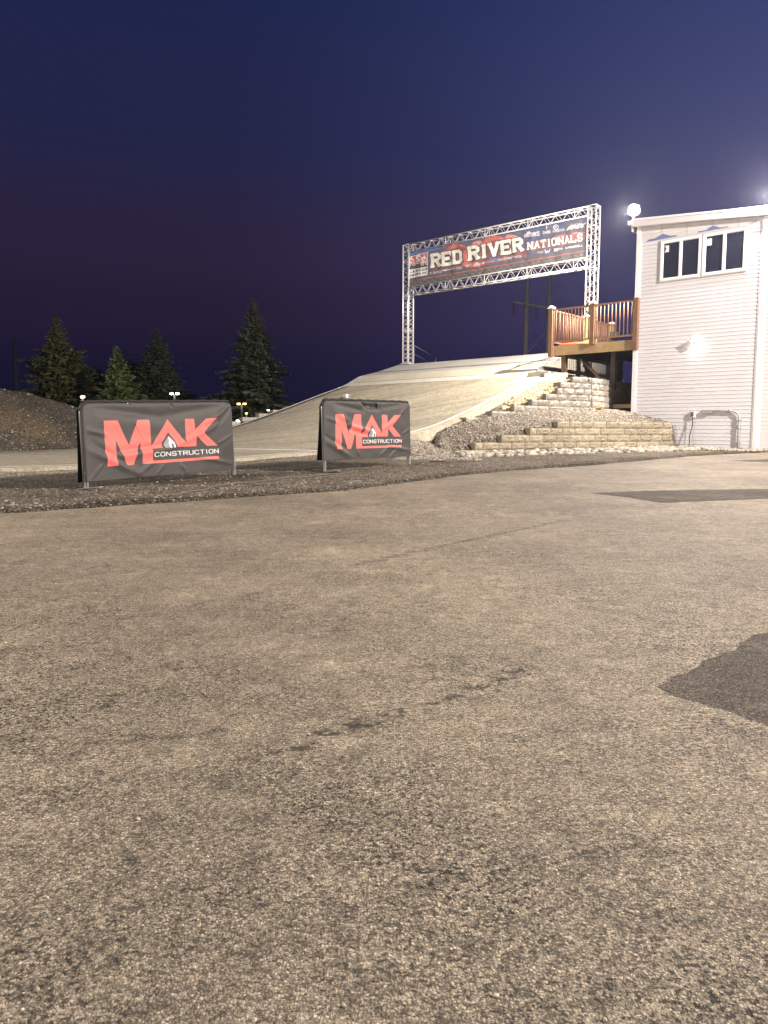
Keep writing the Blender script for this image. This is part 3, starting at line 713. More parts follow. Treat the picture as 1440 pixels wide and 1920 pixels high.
# j-channel around the pair
mb = MB()
for (ta, tb, za, zb) in ((tl + .03, tr - .03, z1_, z1_ + .03), (tl + .03, tr - .03, z0_ - .03, z0_), (tl + .03, tl, z0_, z1_), (tr, tr - .03, z0_, z1_)):
    mb.obox((*WP((ta + tb) / 2, .015), (za + zb) / 2), (*W_, 0), (*N_, 0), (0, 0, 1), abs(ta - tb) / 2, .030, (zb - za) / 2)
mb.build('window_trim', mat('window_trim_shadow', (.5, .47, .46), .6), house)

# wall lamp
tA, zA = wpx(1305, 650)
lamp = thing('wall_lamp', 'lit wedge shaped wall lamp on the white siding below the windows', 'lamp', (*WP(tA, .02), zA))
M_LAMPG = mat('lamp_glow', (1, .95, .85), .5, emit=(1, .93, .82), estr=3)
hd = MB()
for sg in (-1, 1):
    a = Vector((*WP(tA, .09), zA + .015)); b = Vector((*WP(tA + sg * .15, .09), zA + .015 + .165)); hd.bar(a, b, .17, .008, up=(-sg * .7 * W_[0], -sg * .7 * W_[1], .7))
hd.build('hood', mat('lamp_hood', (.55, .5, .46), .5), lamp)
gl = MB(); cc = Vector((*WP(tA + .01, .05), zA + .2)); nseg = 14; vs = [(*WP(tA + .01, .10), zA + .25)]
for ring, (rr2, oo) in enumerate(((.6, .085), (1, .03))):
    for k in range(nseg):
        an = 2 * math.pi * k / nseg; vs.append((*WP(tA + .01 + .11 * rr2 * math.cos(an), oo), zA + .21 + .075 * rr2 * math.sin(an)))
fs = [(0, 1 + k, 1 + (k + 1) % nseg) for k in range(nseg)] + [(1 + k, 1 + nseg + k, 1 + nseg + (k + 1) % nseg, 1 + (k + 1) % nseg) for k in range(nseg)]
gl.add(vs, fs).build('lens', M_LAMPG, lamp, True)
point('wall_lamp_light', (*WP(tA, .13), zA - .05), 4, (1, .9, .78), .03, lamp)

# conduit, outlet box with cords
M_PVC = mat('grey_pvc', (.42, .42, .40), .5, var=.05); M_PVCD = mat('grey_box', (.30, .30, .29), .5)
tC, _ = wpx(1385, 800)
def wz(px, py): t, z = wpx(px, py); return t, z
P = []
t_b, z_b = wz(1384, 847); t_t, z_t = wz(1388, 785); t_e, z_e = wz(1370, 757); t_l, z_l = wz(1337, 758)
oP = .075
P = [(*WP(t_b, oP), .2), (*WP(t_t, oP), z_t)]
rad = .20
for k in range(1, 8):
    an = math.pi / 2 * k / 8; P.append((*WP(t_t + rad * (1 - math.cos(an)), oP), z_t + rad * math.sin(an)))
P += [(*WP(t_t + rad, oP), z_t + rad), (*WP(t_l, oP), z_t + rad)]
cond = thing('conduit', 'grey bent conduit pipe with junction box on the white siding', 'pipe', (*WP(t_b, oP), .2))
MB().tube(P, .028, 10).build('pipe', M_PVC, cond, True)
MB().obox((*WP(t_l + .12, oP), z_t + rad), (*W_, 0), (*N_, 0), (0, 0, 1), .13, .05, .045).build('junction_box', M_PVCD, cond)
for (t_, z_, h_) in ((t_b, .85, True), (t_t, z_t - .04, True), (t_t + rad + .02, z_t + rad, False)):
    mb = MB()
    if h_: mb.tube([(*WP(t_, oP), z_ - .03), (*WP(t_, oP), z_ + .03)], .036, 10)
    else: mb.tube([(*WP(t_, oP), z_), (*WP(t_ + .06, oP), z_)], .036, 10)
    mb.build('coupling', M_PVCD, cond, True)
for z_ in (.9, .45): MB().obox((*WP(t_b, oP / 2), z_), (*W_, 0), (*N_, 0), (0, 0, 1), .05, oP / 2, .012).build('bracket', M_PVCD, cond)
tO, zO = wz(1302, 777)
ob = thing('outlet_box', 'small white outdoor outlet box with dark cover on the siding', 'outlet', (*WP(tO, .02), zO))
MB().obox((*WP(tO, .055), zO), (*W_, 0), (*N_, 0), (0, 0, 1), .065, .035, .09).build('box', M_TRIM, ob)
MB().obox((*WP(tO + .03, .097), zO), (*W_, 0), (*N_, 0), (0, 0, 1), .032, .008, .06).build('cover', mat('dark_cover', (.08, .08, .08), .5), ob)
def cord(name, pts, r, m_, label): return tag(MB().tube(pts, r, 6).build(name, m_, ob, True), label)
M_BLK_C = mat('black_rubber', (.02, .02, .02), .6)
cord('power_cord', [(*WP(tO + .01, .10), zO - .08), (*WP(tO + .0, .12), zO - .3), (*WP(tO + .06, .14), zO - .6), (*WP(tO + .05, .17), .24)], .012, M_BLK_C, 'thick dark cord hanging straight from the outlet box')
cord('power_cord', [(*WP(tO - .01, .10), zO - .08), (*WP(tO - .02, .11), zO - .4), (*WP(tO - .06, .14), .24)], .006, mat('grey_cord', (.35, .33, .31), .6), 'thin grey cord hanging beside the thick dark one')

# ------------------------------------------------------------------ roof floodlights
def floodlight(label, px, py, Y, zr, aim, power, col, size, second=None, head=None):
    p = at(px, py, Y)
    t = thing('floodlight', label, 'floodlight', (p.x, p.y, zr), 'floodlights on the roof edge of the white house')
    MB().tube([(p.x, p.y, zr), (p.x, p.y, p.z - .09)], .018, 8).build('bracket', M_TRIM, t)
    for a in ([aim] + ([second] if second else [])):
        d = (Vector(head or a) - p).normalized(); s_ = d.cross(Vector((0, 0, 1))).normalized(); u_ = s_.cross(d)
        q = p + s_ * (.0 if not second else (.12 if a is aim else -.12))
        h = MB().obox(q - d * .05, s_, u_, d, .14, .12, .05).build('lamp_head', mat('lamp_housing', (.35, .35, .35), .5), t)
        fins = MB()
        for k in range(5): fins.obox(q - d * .115 + s_ * (k - 2) * .045, s_, u_, d, .006, .08, .014)
        fins.build('cooling_fin', MATS['lamp_housing'], h)
        MB().tube([q - d * .01, q + d * .012], .15, 16).build('lens', mat('floodlight_lens', (1, 1, 1), .4, emit=(1, .93, .80), estr=150), h)
        lq = q + d * .04 - Vector((.755, -.656, 0)) * .2; spot('floodlight_beam', lq, a, power, col, size, 1.0, .03, t); point('floodlight_spill', lq, power * .28, col, .03, t)
    return t
floodlight('blazing white floodlight on the left roof corner above the deck', 1189, 394, 21.8, 6.70, (0.6, 25.5, 0.0), 5600, (1, .91, .80), 150, None, (-3, 9, 1))
floodlight('blazing floodlight on the right roof corner at the photo edge', 1458, 360, 19.25, 6.35, (5.0, 8.0, 0), 2600, (1, .89, .88), 150)
# tall lot light standing outside the frame to the right
def lot_pole(label, x, y, target, power, col):
    sg = 1 if x > 0 else -1
    pole = thing('light_pole', label, 'light pole', (x, y, 0), 'tall light poles round the lot')
    MB().tube([(x, y, 0), (x, y, 10.2)], [.11, .07], 12).build('pole', mat('galvanised_steel', (.4, .4, .4), .45, metal=.8), pole, True)
    for a in (-.5, .5): MB().obox((x - .1 * sg, y + a, 10.3), (1, 0, .5 * sg), (0, 1, 0), (-.5 * sg, 0, 1), .18, .22, .08).build('lamp_head', MATS['lamp_housing'], pole)
    spot('light_pole_beam', (x - .3 * sg, y, 10.1), target, power, col, 150, .6, .6, pole)
lot_pole('tall steel light pole with twin floodlight heads right of the lot', 17, 4.5, (1, 12, 0), 42000, (1, .895, .79))
lot_pole('tall steel light pole with twin floodlight heads left of the lot', -15, 1, (2, 14, 0), 13000, (1, .90, .80))

# ------------------------------------------------------------------ deck
M_WOOD = mat('treated_wood', (.34, .235, .12), .8, var=.22, vscale=6, bump=.002, bscale=30); M_WOODR = mat('brown_stained_post', (.19, .105, .062), .75, var=.2, vscale=7)
M_CAP = mat('white_post_cap', (.8, .76, .66), .6); M_WOODD = mat('dark_joist', (.10, .07, .05), .9, var=.2)
M_BAL = mat('copper_baluster', (.22, .12, .075), .5, var=.1)
D0 = Vector((5.2, 23.5, 0)); wv = Vector((.755, -.656, 0)); nv = Vector((.656, .755, 0))
DZ = 3.38
deck = thing('deck', 'raised wooden viewing deck with copper balusters joined to the white house', 'deck', (D0.x, D0.y, DZ))
LWd = 2.72; DD = 4.2
for k in range(30):
    c = D0 + wv * (LWd / 2) + nv * (.07 + k * .14); MB().obox((c.x, c.y, DZ - .015), wv, nv, (0, 0, 1), LWd / 2 - .04, .066, .014).build('deck_board', M_WOOD, deck)
mb = MB(); c = D0 + wv * LWd / 2; mb.obox((c.x, c.y, DZ - .15), wv, nv, (0, 0, 1), LWd / 2, .02, .145); mb.build('fascia_board', M_WOOD, deck)
mb = MB(); c = D0 + nv * (DD / 2 + .02) + wv * .02; mb.obox((c.x, c.y, DZ - .15), nv, wv, (0, 0, 1), DD / 2, .02, .145); mb.build('fascia_board', M_WOOD, deck)
for k in range(9):
    c = D0 + wv * (.2 + k * .29) + nv * (DD / 2); MB().obox((c.x, c.y, DZ - .13), nv, wv, (0, 0, 1), DD / 2 - .04, .02, .095).build('joist', M_WOODD, deck)
def post(c, z0, z1, w=.065, m_=M_WOODR, name='post', cap=True):
    o = MB().obox((c.x, c.y, (z0 + z1) / 2), wv, nv, (0, 0, 1), w, w, (z1 - z0) / 2).build(name, m_, deck)
    if cap:
        k = MB(); k.obox((c.x, c.y, z1 + .015), wv, nv, (0, 0, 1), w + .03, w + .03, .015); k.obox((c.x, c.y, z1 + .045), wv, nv, (0, 0, 1), w + .01, w + .01, .015)
        k.add([(*(c + (wv * i + nv * j) * (w)).xy, z1 + .06) for i, j in ((-1, -1), (1, -1), (1, 1), (-1, 1))] + [(c.x, c.y, z1 + .11)], [(0, 1, 4), (1, 2, 4), (2, 3, 4), (3, 0, 4)])
        k.build('post_cap', M_CAP, o)
    return o
off = -nv * .085
post(D0 + off * 1.0, DZ - .32, 4.50); post(D0 + wv * 1.36 + off, DZ - .05, 4.50); post(D0 + wv * 2.66 + off * .6, DZ - .3, 4.53, cap=False)
post(D0 + nv * 2.15 + wv * .08, DZ, 4.50, m_=M_WOOD); post(D0 + nv * 4.1 + wv * .08, DZ, 4.48, m_=M_WOOD)
def rail(a, b, n):
    a = Vector(a); b = Vector(b)
    for z, h in ((4.46, .045), (3.50, .04)):
        p = Vector((a.x, a.y, z)); q = Vector((b.x, b.y, z)); MB().bar(p, q, .05, h).build('rail', M_BAL, deck)
    for k in range(n):
        c = a.lerp(b, (k + .5) / n); MB().tube([(c.x, c.y, 3.5), (c.x, c.y, 4.46)], .017, 6).build('baluster', M_BAL, deck, True)
rail(D0 + wv * .07 + off, D0 + wv * 1.29 + off, 11); rail(D0 + wv * 1.43 + off, D0 + wv * 2.6 + off * .8, 10)
rail(D0 + nv * .0 + wv * .03, D0 + nv * 2.08 + wv * .03, 18); rail(D0 + nv * 2.2 + wv * .03, D0 + nv * 4.03 + wv * .03, 16)
def ground_post(c, w, m_, z0=2.2): return post(c, z0, DZ - .24, w, m_, 'support_post', False)
ground_post(D0 + wv * .30 + nv * .25, .07, M_WOODR); ground_post(D0 + wv * 1.75 + nv * .6, .07, M_WOODD, 2.0); ground_post(D0 + wv * 2.5 + nv * .9, .07, M_WOODD, 1.3); ground_post(D0 + wv * .5 + nv * 3.9, .07, M_WOODD)
a = at(1088, 672, 24.2); b = at(1130, 714, 23.6)
tag(MB().bar(a, b, .05, .07).build('stair_handrail', M_WOOD), 'pale sloping wooden handrail seen below the deck', 'handrail')
# things on the deck
p = D0 + nv * .35 + wv * .3
pts = []
for k in range(90):
    an = k * .55; r_ = .30 + .08 * math.sin(k * .9); pts.append((p.x + wv.x * (r_ * math.cos(an) * 1.4 + .25) + nv.x * r_ * .6 * math.sin(an), p.y + wv.y * (r_ * math.cos(an) * 1.4 + .25) + nv.y * r_ * .6 * math.sin(an), DZ + .02 + (k % 7) * .012))
tag(MB().tube(pts, .014, 6).build('extension_cord', mat('orange_cord', (.75, .12, .04), .6), None, True), 'orange red extension cord coiled on the deck boards', 'cord')
q = D0 + nv * 3.95 + wv * .28
sp = thing('speaker', 'small black speaker mounted on the far deck post', 'speaker', (q.x, q.y, 4.05))
MB().obox((q.x, q.y, 4.08), wv, nv, (0, 0, 1), .16, .10, .11).build('cabinet', mat('black_plastic', (.015, .015, .015), .5), sp)
MB().obox((q.x - nv.x * .105, q.y - nv.y * .105, 4.08), wv, nv, (0, 0, 1), .13, .004, .085).build('grille', mat('dark_grille', (.05, .05, .05), .7), sp)
# timber scraps below the deck
for i, (px, py, Y, ln, an, lab) in enumerate([(1116, 764, 21.9, .24, .5, 'short timber offcut leaning at the corner of the block wall'), (1124, 769, 21.8, .18, 2.2, 'small timber offcut lying beside the leaning one'), (1155, 762, 22.6, 1.3, -.75, 'long squared timber lying in the shade under the deck')]):
    c = at(px, py, Y); MBt = MB().obox(c, (math.cos(an), math.sin(an), .25 if i == 0 else 0), (-math.sin(an), math.cos(an), 0), (0, 0, 1), ln / 2, .05, .06)
    tag(MBt.build('timber', M_WOOD), lab, 'timber')

# ------------------------------------------------------------------ gantry truss
M_ALU = mat('white_aluminium', (.78, .76, .74), .4, metal=.35, var=.05)
gan = thing('gantry', 'white box truss gantry standing over the start gate', 'gantry', (*L(-.1, 4.5), 3.57))
def truss(name, a, b, u, v, s=.15, n=12, r=.025, rd=.009):
    mb = MB(); a = Vector(a); b = Vector(b); u = Vector(u).normalized() * s; v = Vector(v).normalized() * s
    cs_ = [(u * i + v * j) for i, j in ((-1, -1), (1, -1), (1, 1), (-1, 1))]
    for c in cs_: mb.tube([a + c, b + c], r, 8)
    for f in range(4):
        c0, c1 = cs_[f], cs_[(f + 1) % 4]
        for k in range(n):
            p = a.lerp(b, k / n); q = a.lerp(b, (k + .5) / n); w2 = a.lerp(b, (k + 1) / n)
            mb.tube([p + c0, q + c1], rd, 5, False); mb.tube([q + c1, w2 + c0], rd, 5, False)
        for e in (a, b): mb.tube([e + c0, e + c1], rd * 1.4, 5)
        for k in range(0, n + 1, 4):
            e = a.lerp(b, k / n); mb.tube([e + c0, e + c1], rd * 1.4, 5)
    return mb.build(name, M_ALU, gan, True)
PL = Vector((*L(-.1, .39), 0)); PR = Vector((*L(-.1, 8.36), 0))
up = Vector((0, 0, 1)); wd = (PR - PL).normalized()
base = 3.515
for P_ in (PL, PR): truss('upright', P_ + up * base, P_ + up * 8.24, wd, nv, n=14)
truss('top_beam', PL + wd * .17 + up * 8.07, PR - wd * .17 + up * 8.07, up, nv, n=17)
truss('bottom_beam', PL + wd * .17 + up * 6.41, PR - wd * .17 + up * 6.41, up, nv, n=17)
for P_ in (PL, PR): MB().obox(P_ + up * (base + .012), wd, nv, up, .24, .24, .012).build('base_plate', M_ALU, gan)

# ------------------------------------------------------------------ drawing on cloth: polygons rasterised onto the points of a fine mesh
class Canvas:
    def __init__(s, w, h, col): s.w, s.h = w, h; s.a = np.empty((h, w, 3)); s.a[:] = col
    def mask(s, pts):
        P = np.asarray(pts, float); x0, y0 = np.floor(P.min(0)).astype(int) - 1; x1, y1 = np.ceil(P.max(0)).astype(int) + 2
        x0, y0 = max(x0, 0), max(y0, 0); x1, y1 = min(x1, s.w), min(y1, s.h)
        if x1 <= x0 or y1 <= y0: return None
        X, Y = np.meshgrid(np.arange(x0, x1) + .5, np.arange(y0, y1) + .5); m_ = np.zeros(X.shape, bool)
        for (ax, ay), (bx, by) in zip(P, np.roll(P, -1, 0)):
            if ay == by: continue
            c = ((ay > Y) != (by > Y)); m_ ^= c & (X < (bx - ax) * (Y - ay) / (by - ay) + ax)
        return (slice(y0, y1), slice(x0, x1)), m_
    def poly(s, pts, col, alpha=1.0):
        r = s.mask(pts)
        if r is None: return
        sl, m_ = r; reg = s.a[sl]; reg[m_] = reg[m_] * (1 - alpha) + np.array(col) * alpha
    def down(s, k): return s.a.reshape(s.h // k, k, s.w // k, k, 3).mean((1, 3))
def homography(src, dst):
    A = []; b = []
    for (x, y), (u, v) in zip(src, dst):
        A.append([x, y, 1, 0, 0, 0, -u * x, -u * y]); b.append(u); A.append([0, 0, 0, x, y, 1, -v * x, -v * y]); b.append(v)
    h = np.append(np.linalg.solve(np.array(A, float), np.array(b, float)), 1).reshape(3, 3)
    def f(pts):
        P = np.c_[np.asarray(pts, float), np.ones(len(pts))] @ h.T; return P[:, :2] / P[:, 2:]
    return f
GL = {'A': "0,0 2,6 4,0|1,2 3,2", 'B': "0,0 0,6 3,6 4,5 4,4 3,3 0,3|3,3 4,2 4,1 3,0 0,0", 'C': "4,1 3,0 1,0 0,1 0,5 1,6 3,6 4,5", 'D': "0,0 0,6 3,6 4,5 4,1 3,0 0,0",
      'E': "4,0 0,0 0,6 4,6|0,3 3,3", 'F': "0,0 0,6 4,6|0,3 3,3", 'G': "4,5 3,6 1,6 0,5 0,1 1,0 3,0 4,1 4,3 2,3", 'H': "0,0 0,6|4,0 4,6|0,3 4,3", 'I': "2,0 2,6", 'J': "0,1 1,0 2,0 3,1 3,6",
      'K': "0,0 0,6|4,6 0,3 4,0", 'L': "0,6 0,0 4,0", 'M': "0,0 0,6 2,2 4,6 4,0", 'N': "0,0 0,6 4,0 4,6", 'O': "1,0 0,1 0,5 1,6 3,6 4,5 4,1 3,0 1,0", 'P': "0,0 0,6 3,6 4,5 4,4 3,3 0,3",
      'R': "0,0 0,6 3,6 4,5 4,4 3,3 0,3|2,3 4,0", 'S': "0,1 1,0 3,0 4,1 4,2 3,3 1,3 0,4 0,5 1,6 3,6 4,5", 'T': "0,6 4,6|2,0 2,6", 'U': "0,6 0,1 1,0 3,0 4,1 4,6", 'V': "0,6 2,0 4,6",
      'W': "0,6 1,0 2,4 3,0 4,6", 'X': "0,0 4,6|0,6 4,0", 'Y': "0,6 2,3 4,6|2,3 2,0", 'Z': "0,6 4,6 0,0 4,0", '1': "1,5 2,6 2,0", 'm': "0,0 0,6 4,6 4,0|2,6 2,1", 'a': "0,6 4,6 4,0 0,0 0,3 4,3", 's': "4,6 0,6 0,3 4,3 4,0 0,0", 'u': "0,6 0,0 4,0 4,6", 'b': "0,6 4,6 4,0 0,0 0,6|0,3 4,3",
      'n': "0,0 0,6 4,6 4,0", ' ': ""}
SERIF = {'R': "0,0 0,6 4,0", 'E': "0,0 0,6", 'D': "0,0 0,6", 'I': "2,0 2,6", 'V': "0,6 4,6", 'N': "0,0 0,6 4,6", 'A': "0,0 4,0", 'T': "2,0", 'L': "0,0 0,6", 'S': "", 'O': ""}
def glyph_polys(ch, wt, slab=False):
    out = []
    for pl_ in GL.get(ch, '').split('|'):
        pts = [tuple(map(float, p.split(','))) for p in pl_.split()]
        for (ax, ay), (bx, by) in zip(pts, pts[1:]):
            dx, dy = bx - ax, by - ay; ln = math.hypot(dx, dy); dx, dy = dx / ln, dy / ln; w = wt / 2; e = wt * .38
            out.append([(ax - dx * e - dy * w, ay - dy * e + dx * w), (bx + dx * e - dy * w, by + dy * e + dx * w), (bx + dx * e + dy * w, by + dy * e - dx * w), (ax - dx * e + dy * w, ay - dy * e - dx * w)])
    if slab:
        for p in SERIF.get(ch, '').split():
            x, y = map(float, p.split(',')); h = wt * .33; yy = y + (.0 if y == 0 else 0)
            out.append([(x - 1.15, yy - h), (x + 1.15, yy - h), (x + 1.15, yy + h), (x - 1.15, yy + h)])
        if ch in 'EL': out.append([(4 - .1, 0), (4.5, 0), (4.5, 2), (4 - .1, 1.6)])
        if ch in 'E': out.append([(4 - .1, 6), (4.5, 6), (4.5, 4), (4 - .1, 4.4)])
        if ch in 'T': out.append([(-.5, 6), (.2, 6), (.2, 4.3), (-.5, 4.1)]); out.append([(4.5, 6), (3.8, 6), (3.8, 4.3), (4.5, 4.1)])
    return out
def text(cv, txt, quad, to, col, wt=1.2, slab=False, gap=1.9, grow=0, dxy=(0, 0), slant=0, alpha=1.0):
    """quad: TL, TR, BR, BL of the text in picture space; to: picture -> canvas"""
    adv = [4 * (.45 if c == 'I' else (.5 if c == ' ' else 1)) for c in txt]; tot = sum(adv) + gap * (len(txt) - 1)
    hq = homography([(0, 6), (tot, 6), (tot, 0), (0, 0)], quad); x = 0
    for c, a in zip(txt, adv):
        for p in glyph_polys(c, wt + grow, slab):
            ox = x - (1.1 if c == 'I' else 0)
            q = hq([(px + ox + dxy[0] + slant * py, py + dxy[1]) for px, py in p]); cv.poly(to(q), col, alpha)
        x += a + gap

# ------------------------------------------------------------------ cloth banners over crowd barriers
RED = (.68, .135, .115); CHAR = (.046, .041, .039); WHT = (.6, .59, .58)
def logo_canvas(w, h):
    cv = Canvas(w, h, CHAR)
    to0 = homography([(48, 88), (1366, 84), (1393, 697), (98, 806)], [(0, 0), (1, 0), (1, 1), (0, 1)])
    to = lambda pts: to0(pts) * np.array([w, h])
    Mp = [(241, 270), (355, 266), (458, 485), (528, 261), (633, 259), (652, 493), (662, 622), (1238, 581), (1240, 604), (577, 650), (556, 445), (497, 657), (447, 660), (344, 432), (362, 666), (278, 671)]
    Ap = [(650, 493), (793, 256), (950, 468), (940, 252), (1020, 252), (1028, 345), (1128, 250), (1220, 246), (1097, 372), (1228, 487), (1130, 490), (1038, 402), (1038, 493), (873, 500), (858, 452), (798, 368), (743, 462), (745, 509), (652, 516)]
    cv.poly(to(Mp), RED); cv.poly(to(Ap), RED)
    cv.poly(to([(765, 508), (762, 462), (800, 402), (806, 470), (808, 507)]), (.24, .25, .28)); cv.poly(to([(808, 507), (806, 470), (800, 402), (853, 458), (857, 505), (842, 505), (840, 472), (824, 470), (826, 506)]), (.55, .56, .58))
    cv.poly(to([(662, 624), (1238, 583), (1240, 604), (664, 645)]), RED)
    text(cv, 'CONSTRUCTION', [(676, 550), (1232, 518), (1236, 552), (678, 585)], to, WHT, .95, gap=1.7)
    return cv
BW, BH = 560, 260
LOGO = logo_canvas(BW * 2, BH * 2).down(2)
M_CLOTH = attr_mat('printed_banner_cloth', .62, .35); M_CLOTHB = mat('black_banner_back', (.02, .02, .022), .8)
M_TUBE = mat('barrier_tube', (.55, .54, .52), .35, metal=.7)
def ridge(U, V, a, b, w, amp):
    # U,V in metres
    ax, ay = a; bx, by = b; dx, dy = bx - ax, by - ay; ln = math.hypot(dx, dy); dx, dy = dx / ln, dy / ln
    t = (U - ax) * dx + (V - ay) * dy; p = -(U - ax) * dy + (V - ay) * dx
    tt = np.clip(t / ln, 0, 1); env = np.sin(math.pi * np.clip(tt * .92 + .04, 0, 1)) ** .7 * (t > -.02) * (t < ln + .02)
    return amp * env * np.exp(-(p / w) ** 2)
def barrier(label, TL, TR, BR, BL, footL, footR, folds, seed, frac=(0, 0)):
    TL, TR, BR, BL = map(Vector, (TL, TR, BR, BL)); wid = ((TR - TL).length + (BR - BL).length) / 2; hgt = ((BL - TL).length + (BR - TR).length) / 2
    t = thing('banner_barrier', label, 'banner barrier', footL, 'banner covered barriers on the verge')
    ux = ((TR - TL)).normalized(); uz = (TL - BL).normalized(); nn = ux.cross(uz).normalized()   # toward camera side
    if nn.y > 0: nn = -nn
    hh, ww = BH, BW
    u = (np.arange(ww) + .5) / ww; v = (np.arange(hh) + .5) / hh
    rc = .11
    def cap(uu):
        e = np.minimum(uu, 1 - uu) * wid; return np.where(e < rc, (rc - np.sqrt(np.maximum(0, rc * rc - (rc - e) ** 2))) / hgt, 0)
    U, V0 = np.meshgrid(u, v); top = cap(U); V = top + (1 - top) * V0
    UM, VM = U * wid, V * hgt
    def P(UU, VV):
        a = np.array(TL)[None, None] * (1 - UU[..., None]) + np.array(TR)[None, None] * UU[..., None]
        b = np.array(BL)[None, None] * (1 - UU[..., None]) + np.array(BR)[None, None] * UU[..., None]
        return a * (1 - VV[..., None]) + b * VV[..., None]
    D = fbm(UM * 1.6 + seed, VM * 2.4, 3, seed) * .035 + fbm(UM * 5 + seed, VM * 4, 3, seed + 3) * .010
    for a, b, w, amp in folds: D = D + ridge(UM, VM, (a[0] * wid, a[1] * hgt), (b[0] * wid, b[1] * hgt), w, amp)
    pin = np.clip(np.minimum(UM, wid - UM) / .08, .15, 1) * np.clip(VM / .05, .25, 1); D = D * pin + .012
    # roll over at the top and edges
    roll = np.exp(-((V - top) * hgt / .035) ** 2) * .035; roll2 = np.exp(-(np.minimum(UM, wid - UM) / .02) ** 2) * .02
    XYZ = P(U, V) + np.array(nn) * (D - roll - roll2)[..., None]
    bx = U * (ww - 1); by = V * (hh - 1); i0 = np.clip(by.round().astype(int), 0, hh - 1); j0 = np.clip(bx.round().astype(int), 0, ww - 1)
    col = LOGO[i0, j0]
    grid('banner_front', XYZ[..., 0], XYZ[..., 1], XYZ[..., 2], M_CLOTH, t, True, col)
    # back sheet hangs behind and splays outward
    k = 40; U2, V2 = np.meshgrid(np.linspace(0, 1, k), np.linspace(0, 1, 20)); tp = cap(U2); V3 = tp + (1 - tp) * V2
    B = P(U2, V3) - np.array(nn) * (.045 + .05 * V3 + fbm(U2 * 5, V3 * 3, 2, seed) * .03)[..., None] + np.array(ux) * (-.02)
    grid('banner_back', B[..., 0], B[..., 1], B[..., 2], M_CLOTHB, t)
    # cloth over the top tube
    a = []
    for i in range(k):
        uu = i / (k - 1); tpv = float(cap(np.array([uu]))[0]); f0 = np.array(P(np.array([[uu]]), np.array([[tpv]]))[0, 0]); r_ = []
        for an in np.linspace(-.3, math.pi + .1, 7): r_.append(f0 + np.array(nn) * (-.03 + .036 * math.cos(an)) + np.array(uz) * (.020 * math.sin(an) - .012 + .004 * math.sin(i * 1.7)))
        a.append(r_)
    a = np.array(a).transpose(1, 0, 2); grid('banner_top', a[..., 0], a[..., 1], a[..., 2], M_CLOTHB, t)
    # frame
    fr = MB(); c = -nn * .035
    fL, fR = Vector(footL), Vector(footR); rr_ = .12
    pts = [fL + c, BL + (TL - BL) * .1 + c * 1 + ux * .02]
    tl = TL + c + ux * .02 - uz * .03; tr = TR + c - ux * .02 - uz * .03
    pts = [fL + c, tl - uz * rr_]
    for q in range(1, 6): an = math.pi / 2 * q / 6; pts.append(tl - uz * rr_ + ux * rr_ * (1 - math.cos(an)) + uz * rr_ * math.sin(an))
    for q in range(0, 6): an = math.pi / 2 * (1 - q / 6); pts.append(tr - uz * rr_ - ux * rr_ * (1 - math.cos(an)) + uz * rr_ * math.sin(an))
    pts += [tr - uz * rr_, fR + c]
    fr.tube(pts, .017, 8); fr.tube([fL + c + up * .17, fR + c + up * .17], .012, 8)
    for q in range(1, 14): a_ = (fL + c + up * .17).lerp(fR + c + up * .17, q / 14); b_ = tl.lerp(tr, q / 14); fr.tube([a_, b_], .007, 5)
    fr.build('frame', M_TUBE, t, True)
    for f_ in (fL, fR):
        g_ = MB(); q = f_ + c
        g_.obox(q + up * .006, nn, ux, up, .30, .025, .005); g_.tube([q + ux * .035, q + ux * .035 + up * .20], .015, 8)
        g_.build('foot', M_TUBE, t)
    return t
f1 = [((.08, .10), (.48, .22), .055, -.022), ((.45, .22), (.97, .06), .06, -.022), ((.08, .26), (.5, .36), .10, .014), ((.15, .72), (.55, .64), .05, .020), ((.5, .66), (.92, .30), .045, .022), ((.17, .66), (.55, .58), .04, -.018), ((.55, .60), (.88, .28), .04, -.018),
      ((.02, .60), (.34, .98), .05, .024), ((.05, .52), (.28, .88), .04, -.018), ((.99, .04), (.80, .34), .035, .018), ((.99, .08), (.86, .40), .03, -.014), ((.98, .50), (.86, .62), .02, .012), ((.99, .92), (.70, .78), .03, .014),
      ((.30, .96), (.42, .80), .03, .012), ((.42, .98), (.48, .84), .02, .010), ((.62, .96), (.58, .86), .03, .010), ((.03, .98), (.10, .80), .02, .012), ((.02, .36), (.14, .44), .03, .014), ((.53, .01), (.56, .09), .015, -.02), ((.27, .01), (.29, .06), .012, -.015), ((.28, .22), (.36, .5), .012, .006)]
gz = lambda p: Vector((p.x, p.y, Hs(p.x, p.y)))
fl = onground(161, 930); fl = at(163, 930, 8.35); fr_ = at(440, 897, 10.4)
fl.z = Hs(fl.x, fl.y) + .01; fr_.z = Hs(fr_.x, fr_.y) + .005
barrier('large charcoal banner with red lettering leaning on its barrier at the left', at(149, 751, 8.42), at(434, 750, 10.4), at(441, 880, 10.4), at(159, 904, 8.35), fl, fr_, f1, 3)
